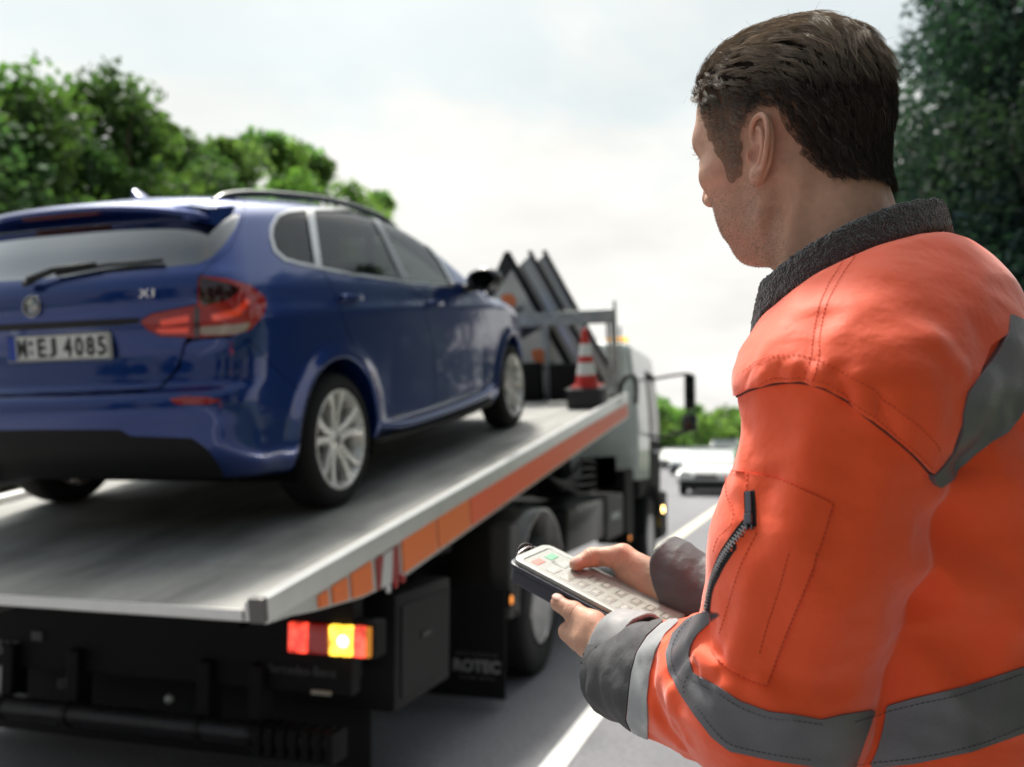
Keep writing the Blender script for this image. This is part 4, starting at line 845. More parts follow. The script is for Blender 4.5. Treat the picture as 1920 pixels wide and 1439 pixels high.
for s_ in (1, -1):
    h_ = s_*(-(kV[:, 0]+2.86)); d_ = kpart('cab_door', np.maximum.reduce([door+.004, -sidew, h_]), m_tbl); kpart('door_window', np.maximum(sidew, h_), m_cabg, d_, -.004, 0)  # door coloured black to stand in for shade on the cab side
    xm = CXR if s_ > 0 else CXL
    MB().tube([tuple(np.array(p)-TB) for p in [(xm, 10.6, 1.42), (xm+s_*.05, 10.65, 1.42), (xm+s_*.05, 10.8, 1.42), (xm, 10.84, 1.42)]], .014, 8).build('door_handle', m_chrome, d_, smooth=True)
    # mirror arms and housings
    x2 = -1.28 if s_ > 0 else -4.44
    q = MB().tube(catmull([(xm-s_*.22, 11.30, 2.30), (xm+s_*.16, 11.32, 2.36), (x2, 11.32, 2.37), (x2+s_*.03, 11.32, 2.30)], 6), .018, 8); arm = MB().add(q.V[0]-TB, q.F).build('mirror_arm', m_tbl, truck, smooth=True)
    q = MB().tube(catmull([(xm-s_*.12, 11.30, 1.56), (xm+s_*.18, 11.32, 1.63), (x2, 11.32, 1.68), (x2+s_*.02, 11.32, 1.75)], 6), .02, 8); MB().add(q.V[0]-TB, q.F).build('mirror_arm', m_tbl, truck, smooth=True)
    m1 = MB().box((x2-.065, 11.25, 1.93), (x2+.065, 11.38, 2.37), Mw, bev=.03).build('mirror_housing', m_tbl2, arm, auto=50); MB().box((x2-.05, 11.243, 1.96), (x2+.05, 11.252, 2.34), Mw, bev=.004).build('mirror_glass', mat('mirror_dim', (.10, .11, .11), .05, metal=1), m1)
    m2 = MB().box((x2-.09, 11.25, 1.66), (x2+.08, 11.40, 1.87), Mw, bev=.03).build('mirror_housing', m_tbl2, arm, auto=50); MB().box((x2-.07, 11.243, 1.69), (x2+.06, 11.252, 1.84), Mw, bev=.004).build('mirror_glass', mat('mirror_dim', (0, 0, 0)), m2)
    MB().lathe([(0, .03), (.035, .02), (.045, 0)], 16, Mw @ frame((xm+s_*.012, 11.28, .71), (0, 1, 0), (0, 0, 1), (s_*.6, -.8, 0))).build('indicator_lamp', mat('indicator_lit', (1, .5, .1), .3, emit=(1, .62, .2), estr=14), truck, smooth=True)
    MB().box((xm-s_*.25, 11.0, .35), (xm+s_*.015, 11.68, .92), Mw, bev=.05).build('cab_step', m_tbl, truck, auto=50)
    MB().box((xm-s_*.01, 10.98, .52), (xm+s_*.02, 11.03, .66), Mw, bev=.004).build('hazard_tape', mat('hazard_yellow', (.45, .30, .04), .5), truck)
    MB().box((xm-s_*.0, 9.66, 1.3), (xm-s_*.09, 9.70, 2.25), Mw, bev=.01).build('cab_corner_deflector', m_cab, truck)
bb = MB().box((-3.95, 9.75, 2.52), (-1.80, 9.97, 2.63), Mw, bev=.02).build('beacon_bar', mat('beacon_base', (.25, .2, .14), .4), truck)
for x_ in np.linspace(-3.8, -1.9, 6): MB().box((x_-.12, 9.77, 2.63), (x_+.12, 9.95, 2.675), Mw, bev=.02).build('beacon_lens', mat('beacon_amber', (.95, .42, .04), .2, emit=(1, .50, .08), estr=1.4 ), bb, auto=50)
# headboard frame at the front of the deck
hb = MB(); hb.box((-1.15, 4.86, .735), (1.30, 4.94, .87), Md, bev=.008)
for x_ in (-1.15, -.3, .60, 1.27): hb.box((x_-.025, 4.88, 0), (x_+.025, 4.93, .74), Md, bev=.005)
hb.box((-1.15, 4.87, .02), (1.30, 4.93, .07), Md, bev=.005).box((1.285, 4.87, .0), (1.305, 4.93, .95), Md, bev=.003)
hb.build('headboard_frame', m_galv, truck)
hb2 = MB(); hb2.box((1.19, 4.95, -.1), (1.22, 4.98, .80), Md, bev=.003).box((1.315, 4.95, -.1), (1.335, 4.98, .70), Md, bev=.003).build('headboard_post', m_galv, truck)
q = MB().tube(catmull([(1.30, 4.9, .05), (1.36, 4.9, .18), (1.44, 4.92, .22), (1.47, 4.94, .12), (1.46, 4.94, -.06)], 6), .022, 8); MB().add(q.V[0], q.F, Md).build('hoist_hose', m_rub, truck, smooth=True)
MB().box((.30, 4.98, .03), (-.95, 5.0, .70), Md).build('headboard_panel', mat('board_grey', (.30, .33, .32), .5, noise=(4, .3)), truck)
MB().box((-.9, 4.5, 0), (.2, 4.84, .32), Md, bev=.03).build('winch', m_tbl2, truck, auto=50)
for (xa, xb, zt) in ((.36, .56, .38), (.66, .93, .36)): MB().box((xa, 4.70, .0), (xb, 4.86, zt), Md, bev=.02).build('wheel_chock_box', m_tbl, truck, auto=50)
MB().box((.75, 4.30, 0), (1.29, 4.345, .045), Md, bev=.005).box((.1, 4.30, 0), (.7, 4.345, .03), Md, bev=.004).build('deck_cross_bar', m_alu, deck)
# folded triangular warning signs leaning in the rack
def sign(dxx, dyy, label, logo):
    ang = math.radians(27.3); d = np.array([math.sin(ang), 0, -math.cos(ang)]); l = np.array([-math.cos(ang), 0, -math.sin(ang)]); tip = np.array([.175+dxx, 5.02+dyy, 1.505])
    O = tip; Mx = np.eye(4); Mx[:3, 0] = CR.T @ d; Mx[:3, 1] = CR.T @ l; Mx[:3, 2] = CR.T @ np.array([0, 1.0, 0]); Mx[:3, 3] = l2w(O)
    s = thing('warning_sign', label, 'sign', l2w(O+d*1.55), (0, 0, 0), group='folded warning signs in the rack'); Mx[:3, 3] -= l2w(O+d*1.55)
    MB().prism([(0, 0), (1.55, 0), (1.55, .47), (.32, .47)] if logo else [(.06, 0), (1.55, 0), (1.55, .17), (.10, .17)], -.012, .012, 2, Mx).build('panel', mat('sign_back', (.03, .032, .035), .4, metal=.2) if logo else mat('sign_edge_grey', (.52, .53, .52), .35, metal=.2), s)
    if logo: MB().prism([(.20, .03), (.72, .03), (.72, .44), (.38, .44)], -.015, -.0125, 2, Mx).build('sign_face', mat('sign_face', (.58, .58, .55), .45, noise=(5, .15)), s)
    if not logo: MB().prism([(.12, .06), (1.5, .06), (1.5, .10), (.12, .10)], -.03, -.013, 2, Mx).build('bright_slat', m_alub, s)
    if logo: MB().prism([(.86, .03), (1.45, .03), (1.45, .44), (.86, .44)], -.015, -.0125, 2, Mx).build('sign_face', mat('sign_face', (0, 0, 0)), s)
    for u_ in ((.46, 1.10) if logo else ()):
        th = np.linspace(0, 6.283, 22)[:-1]
        MB().prism([(u_+.085*math.cos(t)*(1+.18*math.sin(3*t)), .215+.085*math.sin(t)*(1+.15*math.cos(2*t))) for t in th], -.018, -.0152, 2, Mx).build('orange_symbol', mat('sign_orange', (.75, .22, .08), .5), s)
        MB().prism([(u_+.10, .12), (u_+.15, .12), (u_+.15, .34), (u_+.10, .34)], -.018, -.0152, 2, Mx).build('dark_bar', mat('sign_grey', (.2, .2, .2), .5), s)
    MB().prism([(.02, -.03), (1.55, -.03), (1.55, -.002), (.02, -.002)], -.03, .05, 2, Mx).build('edge_frame', m_tbl, s)
    return s
sign(0, 0, 'nearest folded warning sign in the rack, white face with orange symbols and black tip', 1)
sign(.20, .10, 'middle folded warning sign in the rack, seen as a shiny slanting edge', 0)
sign(.33, .18, 'rearmost folded warning sign in the rack, nearest the truck cab', 0)
# traffic cone on its black box
bx0 = l2w((1.155, 4.17, 0)); box = thing('equipment_box', 'black box under the traffic cone on the deck', 'box', bx0, (TILT, 0, 0))
b1 = MB().box((-.155, -.155, 0), (.155, .155, .175), bev=.015).build('box_body', mat('box_black', (.018, .018, .022), .5), box, auto=50)
MB().box((-.165, -.165, .150), (.165, .165, .18), bev=.01).build('box_lid', mat('box_black', (0, 0, 0)), box, auto=50)
cone_o = thing('traffic_cone', 'red and white striped traffic cone standing on the black box', 'traffic cone', l2w((1.155, 4.17, .181)), (TILT, 0, 0))
m_cr = mat('cone_red', (.55, .03, .02), .4, coat=.2); m_cw = mat('cone_white', (.78, .78, .74), .4); cb = MB().box((-.125, -.125, 0), (.125, .125, .02), bev=.006).build('base', m_cr, cone_o)
Hc = .52; R = lambda h: .108-.083*h/Hc
for a, b, mm in ((.018, .115, m_cr), (.115, .225, m_cw), (.225, .285, m_cr), (.285, .395, m_cw), (.395, .52, m_cr)):
    MB().lathe([(R(a)-.004, a), (R(a), a), (R(b), b), (R(b)-.004, b)], 28, close=True).build('band', mm, cone_o, auto=40)
MB().lathe([(R(.52), .519), (.012, .53), (0, .53)], 24).build('tip', m_cr, cone_o, smooth=True)
# ================================================================ the man (modelled in the camera frame in metres, then moved to the world)
def orient(V, T, N):
    a, b, c = V[T[:, 0]], V[T[:, 1]], V[T[:, 2]]; fn = np.cross(b-a, c-a); s = (fn*N[T[:, 0]]).sum(1) > 0
    return T if s.mean() > .5 else T[:, ::-1]
FEET = np.array([.30, 1.05, 0.0])
man = thing('person', 'man in an orange high visibility jacket holding a remote control, seen from behind', 'person', FEET)
def cobj(name, V, T, m, par, N=None, cols=None, smooth=True, base=FEET):
    Wv = c2w(V); T = T if isinstance(T, list) else np.asarray(T)
    if N is not None and not isinstance(T, list): T = orient(Wv, T, np.asarray(N) @ CM) if T.shape[1] == 3 else T
    return mobj(name, Wv-base, T, m, par, smooth, cols)
# ---- frames
ya, th = math.radians(42), math.radians(8)
_f0 = np.array([-math.cos(ya), 0, math.sin(ya)]); hL = np.array([-math.sin(ya), 0, -math.cos(ya)]); _u0 = np.array([0, 1.0, 0])
hF = _f0*math.cos(th)-_u0*math.sin(th); hU = _u0*math.cos(th)+_f0*math.sin(th); HO = np.array([.2978, .2297, .9626]); HM = np.stack([hF, hU, hL])
def h2c(p): return HO + np.asarray(p, float) @ HM          # head local (f,u,l) -> camera frame
def c2h(P): return (P-HO) @ HM.T
yb = math.radians(40); bF = np.array([-math.cos(yb), 0, math.sin(yb)]); bL = np.array([-math.sin(yb), 0, -math.cos(yb)]); BM = np.stack([bF, _u0, bL])
NB = np.array([.350, .095, .915])                          # base of the neck
def b2c(p): return NB + np.asarray(p, float) @ BM
def c2b(P): return (P-NB) @ BM.T
# ---- remote control frame
RA = C(957, 1047, 1.22); RD = C(1219, 1186, 1.08); RB_ = C(1024, 1019, 1.275); ra = nrm(RD-RA); rb = RB_-RA; rb = nrm(rb - ra*(rb@ra)); rn = np.cross(ra, rb); rn = rn if rn[1] > 0 else -rn
RL, RWd, RT = .236, .076, .034; RM = np.stack([ra, rb, rn])
def r2c(p): return RA + np.asarray(p, float) @ RM
def px2r(px, py, h=0.0):
    d = C(px, py, 1.0); t = ((RA+rn*h) @ rn)/(d @ rn); q = (d*t-RA) @ RM.T; return q
# ---- head
ear_path = None
def ear_sdf(q):
    """q in head local; left ear (l > 0), returns the ear shape"""
    c = np.array([-.0025, .002, .0805]); tl = math.radians(14); sp = math.radians(24)
    e1 = np.array([math.cos(tl), math.sin(tl)*1.0, 0]); e2 = np.array([-math.sin(tl), math.cos(tl), 0]); e3 = np.array([0, 0, 1.0])
    e1 = e1*math.cos(sp)+e3*(-math.sin(sp)); e3 = np.cross(e1, e2); e3 = e3 if e3[2] > 0 else -e3
    p = (q-c) @ np.stack([e1, e2, e3]).T; x, y, z = p[:, 0], p[:, 1], p[:, 2]   # x forward, y up, z out
    P3 = np.stack([x, y, z], 1)
    base = ell(P3, (.0, .0, -.004), (.0165, .0330, .0050)); base = smin(base, ell(P3, (.002, -.0235, -.002), (.0095, .0115, .0045)), .004)
    H = catmull([(.006, .004, .000), (.012, .014, .001), (.0125, .024, .002), (.006, .0325, .003), (-.005, .033, .0035), (-.0135, .024, .004), (-.0165, .010, .004), (-.0145, -.006, .003), (-.0095, -.018, .001), (-.004, -.026, .000)], 2)
    hx = np.full(len(q), 1.0)
    for a, b in zip(H[:-1], H[1:]): hx = np.minimum(hx, cone(P3, a, b, .0028, .0028))
    A = catmull([(.004, .022, .000), (-.002, .018, .0015), (-.0075, .008, .002), (-.0075, -.004, .0015), (-.003, -.0125, .0005)], 2); ax = np.full(len(q), 1.0)
    for a, b in zip(A[:-1], A[1:]): ax = np.minimum(ax, cone(P3, a, b, .0030, .0030))
    d = smin(smin(base, hx, .0022), ax, .0025)
    d = smin(d, ell(P3, (.0115, -.004, .001), (.0042, .0062, .0045)), .003)          # tragus
    d = smin(d, ell(P3, (.001, -.0245, .001), (.0085, .0085, .0042)), .004)          # lobe
    d = smax(d, -ell(P3, (.0035, -.0035, .0045), (.0074, .0098, .0090)), .0020)      # concha
    d = smax(d, -ell(P3, (.0055, -.003, .0), (.0032, .0038, .010)), .002)            # canal
    d = smax(d, -ell(P3, (.004, .013, .0045), (.0060, .0060, .0042)), .002)          # cymba
    return d
def head_sdf(P, with_ear=True):
    q = c2h(P); m = q.copy(); m[:, 2] = np.abs(m[:, 2]); q0 = m
    d = ell(q0, (-.012, .050, 0), (.093, .090, .0765)); d = smin(d, ell(q0, (.035, .068, 0), (.058, .064, .066)), .03)
    d = smin(d, ell(q0, (.040, .000, 0), (.049, .075, .059)), .03)
    d = smin(d, cone(q0, (.085, .045, 0), (.074, .045, .036), .0165, .0150), .018)            # brow
    d = smin(d, ell(q0, (.056, .002, .043), (.027, .018, .021)), .022)                        # cheekbone
    d = smin(d, ell(q0, (.030, -.038, .036), (.038, .040, .026)), .025)
    d = smin(d, ell(q0, (.055, -.045, 0), (.030, .033, .034)), .02)
    d = smin(d, cone(q0, (.047, -.076, .008), (.004, -.064, .046), .0165, .019), .016)        # jaw
    d = smin(d, cone(q0, (.004, -.062, .047), (.000, -.005, .057), .019, .018), .02)
    d = smin(d, ell(q0, (.053, -.075, .003), (.0195, .0175, .020)), .014)                      # chin
    d = smax(d, -ell(q0, (.103, .020, .032), (.016, .011, .016)), .014)                       # eye sockets
    d = smin(d, ell(q0, (.0775, .021, .031), (.0125, .0125, .0135)), .003)
    d = smin(d, cone(q0, (.088, .030, 0), (.0990, -.006, 0), .0075, .0100), .010); d = smin(d, ell(q0, (.091, -.012, .010), (.0105, .0085, .0075)), .006)
    d = smax(d, -ell(q0, (.0935, -.0205, .0065), (.005, .005, .0035)), .003)
    for u_, f_, r_ in ((-.0405, .0795, .0062), (-.0505, .0765, .0068)): d = smin(d, cone(q0, (f_, u_, 0), (f_-.012, u_, .021), r_, .004), .006)
    d = smax(d, -cone(q0, (.090, -.0455, 0), (.070, -.0455, .024), .0022, .0012), .003)
    # neck, mastoid, sternomastoid, throat
    d = smin(d, cone(q0, (-.030, -.020, 0), (-.046, -.165, 0), .0540, .0600), .026)
    d = smin(d, cone(q0, (-.024, -.030, .054), (.0, -.150, .030), .0125, .013), .022)
    d = smin(d, cone(q0, (-.054, -.010, .020), (-.066, -.150, .026), .021, .030), .025)
    d = smin(d, cone(q0, (.012, -.088, 0), (-.022, -.150, 0), .022, .026), .025)
    # furrow between the jaw and the neck
    d = smax(d, -cone(q0, (.012, -.090, .064), (-.026, -.030, .076), .009, .004), .016)
    if with_ear:
        mm = (np.abs(m[:, 2]-.082) < .035) & (np.abs(m[:, 1]) < .06) & (np.abs(m[:, 0]) < .045); e = np.full(len(P), 1.0)
        if mm.any(): e[mm] = ear_sdf(m[mm])
        d = smin(d, e, .0035)
    return d
# ---- hands: joints as camera frame points
def hand_chain(P, J, R_, k=.004):
    d = np.full(len(P), 1.0)
    for a, b, r0, r1 in zip(J[:-1], J[1:], R_[:-1], R_[1:]): d = smin(d, cone(P, a, b, r0, r1), k) if d[0] < 1 or True else d
    return d
LW = C(1168, 1243, 1.065); LTc = C(1142, 1206, 1.085); LTm = C(1113, 1171, 1.118); LTi = C(1078, 1149, 1.145); LTt = C(1048, 1132, 1.163)
LK = [r2c((s, -.010+.002*i, -.050-.004*i)) for i, s in enumerate((.118, .139, .160, .180))]
def lhand(P):
    d = cone(P, LW+nrm(C(1300, 1300, .95)-LW)*.07, LW, .030, .0245)
    for i, kx in enumerate(LK): d = smin(d, cone(P, LW+(kx-LK[1])*.35, kx, .0165, .0125), .014)
    d = smin(d, cone(P, LW, LTm, .020, .0150), .016); d = smin(d, cone(P, (LTc+LK[0])/2, (LTm+LK[0])/2, .017, .011), .016)
    fd = np.full(len(P), 1.0)
    for i, (kx, ln) in enumerate(zip(LK, (1.0, 1.1, 1.03, .85))):
        q = (kx-RA) @ RM.T; J = [kx, r2c(q+np.array([-.010, .030*ln, -.006])), r2c((q[0]-.014, q[1]+.056*ln, -.051)), r2c((q[0]-.016, q[1]+.074*ln, -.046))]
        c_ = hand_chain(P, J, [.0108, .0100, .0088, .0076]); fd = np.minimum(fd, c_)
    d = smin(d, fd, .007)
    t_ = hand_chain(P, [LTm, LTi, LTt], [.0150, .0124, .0108], .005); t_ = smin(t_, ell(P, LTi, (.0134, .0128, .0134)), .004); d = smin(d, t_, .010)
    nd = nrm(LTt-LTi); tq = (P-LTi) @ nd; rq = np.linalg.norm(P-LTi, axis=1) < .024
    for o_ in (-.0042, -.0005, .0034): d = d + rq*.00075*np.exp(-((tq-o_)/.0011)**2)
    d = d - .0008*vnoise(P, 70, 81)
    up = nrm(np.array([.05, .85, -.55])-nd*(np.array([.05, .85, -.55])@nd)); sd2 = np.cross(nd, up); q = (P-(LTt+up*.0092+nd*.001)) @ np.stack([nd, up, sd2]).T
    d = smin(d, ell(q, (0, 0, 0), (.0085, .0030, .0070)), .0012)
    return d
RW = C(1272, 1108, 1.165); RTc = C(1238, 1088, 1.175); RTm = C(1168, 1043, 1.205); RTi = C(1112, 1045, 1.213); _q = px2r(1080, 1058, .009); RTt = r2c((_q[0], _q[1], .0092))
RK = [r2c((s, .090, -.010-.006*i)) for i, s in enumerate((.130, .152, .172, .190))]
def rhand(P):
    d = cone(P, RW+nrm(C(1420, 1150, 1.15)-RW)*.07, RW, .031, .0255)
    for i, kx in enumerate(RK): d = smin(d, cone(P, RW+(kx-RK[1])*.4, kx, .0180, .0130), .016)
    d = smin(d, cone(P, RW, RTm, .0225, .0150), .018); d = smin(d, cone(P, (RTc*.6+RK[0]*.4), (RTm*.55+RK[0]*.45), .0185, .012), .016)
    fd = np.full(len(P), 1.0)
    for i, (kx, ln) in enumerate(zip(RK, (1.0, 1.1, 1.03, .85))):
        q = (kx-RA) @ RM.T; J = [kx, r2c((q[0]-.026, .092, -.040)), r2c((q[0]-.036, .092-.026*ln, -.0475)), r2c((q[0]-.038, .092-.046*ln, -.0465))]
        fd = np.minimum(fd, hand_chain(P, J, [.0115, .0102, .0090, .0078]))
    d = smin(d, fd, .006)
    t_ = hand_chain(P, [RTm, RTi, RTt], [.0145, .0120, .0090], .005); t_ = smin(t_, ell(P, RTi, (.0130, .0125, .0125)), .004); d = smin(d, t_, .008)
    nd = nrm(RTt-RTi); tq = (P-RTi) @ nd; rq = np.linalg.norm(P-RTi, axis=1) < .024
    for o_ in (-.0042, -.0005, .0034): d = d + rq*.00075*np.exp(-((tq-o_)/.0011)**2)
    d = d - .0008*vnoise(P, 70, 82)
    u_ = rn*.8-np.array([0, 0, .5]); up = nrm(u_-nd*(u_@nd)); sd2 = np.cross(nd, up); q = (P-(RTt+up*.0073)) @ np.stack([nd, up, sd2]).T
    d = smin(d, ell(q, (0, 0, 0), (.0085, .0028, .0068)), .0012)
    return d
def wrinkle(P, s, amp, seed): return amp*vnoise(P, s, seed)
# ---- body under the clothes (coarse), joined into the same mesh as head and hands
SH, EL, KF = C(1563, 722, .785), C(1452, 1312, .835), C(1165, 1262, 1.06)                 # left shoulder, elbow, sleeve end
SR, ER = b2c((.02, -.095, -.20)), C(1560, 1190, 1.12)
HIP = b2c((-.03, -.62, 0))
def torso_sdf(P, g=0.0):
    q = c2b(P); f_, u_, l_ = q[:, 0], q[:, 1], q[:, 2]
    wl = np.interp(u_, [-1.0, -.72, -.55, -.35, -.2, -.12, -.06, -.01, .04, .08], [.20, .205, .195, .200, .205, .195, .160, .105, .07, .05])+g; wl = wl*np.where(l_ > 0, 1-.40*np.clip((-.085-u_)/.08, 0, 1), 1)
    wf = np.interp(u_, [-1.0, -.72, -.5, -.3, -.18, -.1, -.03, .03, .08], [.15, .155, .150, .150, .145, .128, .10, .075, .05])+g
    wl = np.maximum(wl, .02); wf = np.maximum(wf, .02)
    fc = np.interp(u_, [-.8, -.4, -.2, -.1, 0, .06], [.0, -.018, -.030, -.028, -.012, -.0])
    r_ = np.sqrt((l_/wl)**2+((f_-fc)/wf)**2); d = (r_-1)*np.minimum(wl, wf)*.85; d = smax(d, u_-.075, .04); return smax(d, -.80-u_, .05)
def body_sdf(P):
    d = torso_sdf(P, -.10); d = smin(d, cone(P, SH, EL, .048, .042), .01); d = smin(d, cone(P, EL, LW, .042, .028), .02)
    d = smin(d, cone(P, SR, ER, .048, .042), .01); d = smin(d, cone(P, SH, SR, .045, .045), .02); d = smin(d, cone(P, ER, RW, .042, .028), .02)
    h = c2h(P); return smin(d, cone(h, (-.036, -.05, 0), (-.050, -.19, 0), .048, .056), .02)
m_skin = mat('skin', (.50, .27, .18), .50, sss=.10, noise=(120, .06, 3), attr='Col', bump=[('n', 900, .4, .0008), ('v', 420, .25, .0007), ('n', 90, .25, .002)], spec=.4)
def skin_cols(V):
    h = c2h(V); a = np.abs(h[:, 2]); n = len(V); c = np.tile(np.array([.545, .300, .205]), (n, 1)); c *= 1+.07*vnoise(V, 45, 5)[:, None]+.05*vnoise(V, 160, 6)[:, None]
    inh = (h[:, 1] > -.16) & (np.linalg.norm(h, axis=1) < .2)
    ear = np.exp(-((h[:, 0]+.004)/.022)**2-(h[:, 1]/.036)**2)*(a > .068)*inh; c = c*(1-ear[:, None]*.25)+ear[:, None]*.25*np.array([.62, .20, .15])
    chk = np.exp(-((h[:, 0]-.05)/.03)**2-((h[:, 1]+.01)/.028)**2)*(inh & (a > .03)); c = c*(1-.22*chk[:, None])+.22*chk[:, None]*np.array([.62, .20, .15])
    st = np.clip((-.012-h[:, 1])/.03, 0, 1)*np.clip((h[:, 0]+.012)/.025, 0, 1)*np.clip((h[:, 1]+.115)/.03, 0, 1)*inh*(.75+.35*vnoise(V, 700, 9)); c = c*(1-.30*st[:, None])+.30*st[:, None]*np.array([.13, .11, .10])
    lip = np.exp(-((h[:, 1]+.0455)/.009)**2)*(h[:, 0] > .066)*(a < .026)*inh; c = c*(1-.6*lip[:, None])+.6*lip[:, None]*np.array([.45, .13, .11])
    return c
def nailcol(V, c, tip, nd, up, ln):
    q = V-tip; s = q @ nd; t = q @ up; w_ = np.linalg.norm(q-np.outer(s, nd)-np.outer(t, up), axis=1); m = (t > .0015) & (((s+.0)/(ln))**2+(w_/.0062)**2 < 1) & (np.linalg.norm(q, axis=1) < .02)
    c[m] = np.array([.60, .40, .33]); edge = m & (s > ln*.62); c[edge] = np.array([.72, .62, .54])
PV, PT, PC = [], [], []
def addskin(f, lo, hi, h, mg=1.35, nails=None):
    V, Q = surf_nets(f, lo, hi, h, marg=mg); T = tris(Q); N = vnorm(f, V, h*.6); T = orient(c2w(V), T, N @ CM); c = skin_cols(V)
    if nails: nailcol(V, c, *nails)
    PT.append(T+sum(len(v) for v in PV)); PV.append(V); PC.append(c); return V, T, N
hc = h2c((0, .02, 0))
hV, hT, hN = addskin(head_sdf, hc-np.array([.16, .17, .17]), hc+np.array([.16, .17, .17]), .0017)
nd = nrm(LTt-LTi); _up = nrm(np.array([.05, .85, -.55])-nd*(np.array([.05, .85, -.55])@nd))
mid = (LTt+LW)/2; addskin(lhand, np.minimum(np.minimum(LTt, LW), LK[3])-.06, np.maximum(np.maximum(LTt, LW), LK[0])+.12, .0015, nails=(LTt+_up*.0092, nd, _up, .0094))
nd = nrm(RTt-RTi); u_ = rn*.8-np.array([0, 0, .5]); _up = nrm(u_-nd*(u_@nd))
addskin(rhand, np.minimum(RTt, RW)-.07, np.maximum(RTt, RW)+.09, .0015, nails=(RTt+_up*.0073, nd, _up, .0088))
addskin(body_sdf, (-.02, -.85, .5), (.9, .25, 1.4), .008)
body_o = cobj('body', np.concatenate(PV), np.concatenate(PT), m_skin, man, cols=np.concatenate(PC))
# ---- hair
hp = c2h(hV); hm = np.abs(hp[:, 2])
HAIRP = [(.125, .100), (.088, .098), (.074, .084), (.066, .064), (.060, .040), (.050, .018), (.042, -.012), (.036, -.020), (.024, -.016), (.019, .004), (.016, .024), (.008, .040), (-.006, .047), (-.022, .040), (-.030, .018), (-.034, -.006), (-.046, -.028), (-.060, -.040), (-.076, -.044), (-.2, -.044), (-.2, .3), (.15, .3)]
hair_f = poly_sdf(hp[:, 0], hp[:, 1], HAIRP); hair_f = hair_f + .004*vnoise(hV, 120, 3); earm = (np.abs(hp[:, 0]+.003) < .024) & (np.abs(hp[:, 1]-.002) < .040) & (hm > .079); hair_f = np.where(earm, .02, hair_f)
def hairlen(q):
    tz_ = np.clip((q[:, 0]-.006)/.02, 0, 1)*np.clip((.080-q[:, 1])/.02, 0, 1)
    top = np.clip((q[:, 1]-.07)/.05, 0, 1); back = np.clip((-q[:, 0]-.02)/.06, 0, 1); tmp = np.clip((q[:, 0]-.02)/.02, 0, 1)*(1-top)
    e = np.clip(-poly_sdf(q[:, 0], q[:, 1], HAIRP)/.022, .0, 1)
    return (.020+.032*top+.006*back-.008*tmp - .010*np.clip((-.005-q[:, 1])/.04, 0, 1))*(.42+.58*e)*(1-.35*tz_)
def hs(P): return head_sdf(P, False)
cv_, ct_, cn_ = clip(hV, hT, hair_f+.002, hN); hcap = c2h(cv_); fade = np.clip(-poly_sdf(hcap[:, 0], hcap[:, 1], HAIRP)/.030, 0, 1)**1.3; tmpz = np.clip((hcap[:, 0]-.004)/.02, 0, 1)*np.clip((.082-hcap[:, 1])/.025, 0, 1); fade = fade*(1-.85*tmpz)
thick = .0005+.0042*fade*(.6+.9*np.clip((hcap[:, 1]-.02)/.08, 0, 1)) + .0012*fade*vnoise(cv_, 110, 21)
ccol = np.tile(np.array([.014, .010, .008]), (len(cv_), 1))*(1+3*np.clip((hcap[:, 1:2]-.08)/.05, 0, 1)); ccol = ccol*fade[:, None]+(1-fade[:, None])*np.array([.29, .16, .11])  # paler crown of the cap: sunlight painted into the colour
m_hair = mat('hair', (.05, .035, .025), .42, attr='Col', spec=.35)
hair_cap = cobj('hair', cv_+cn_*thick[:, None], ct_, mat('scalp_hair', (.02, .015, .012), .9, attr='Col', spec=.1), man, N=cn_, cols=ccol)
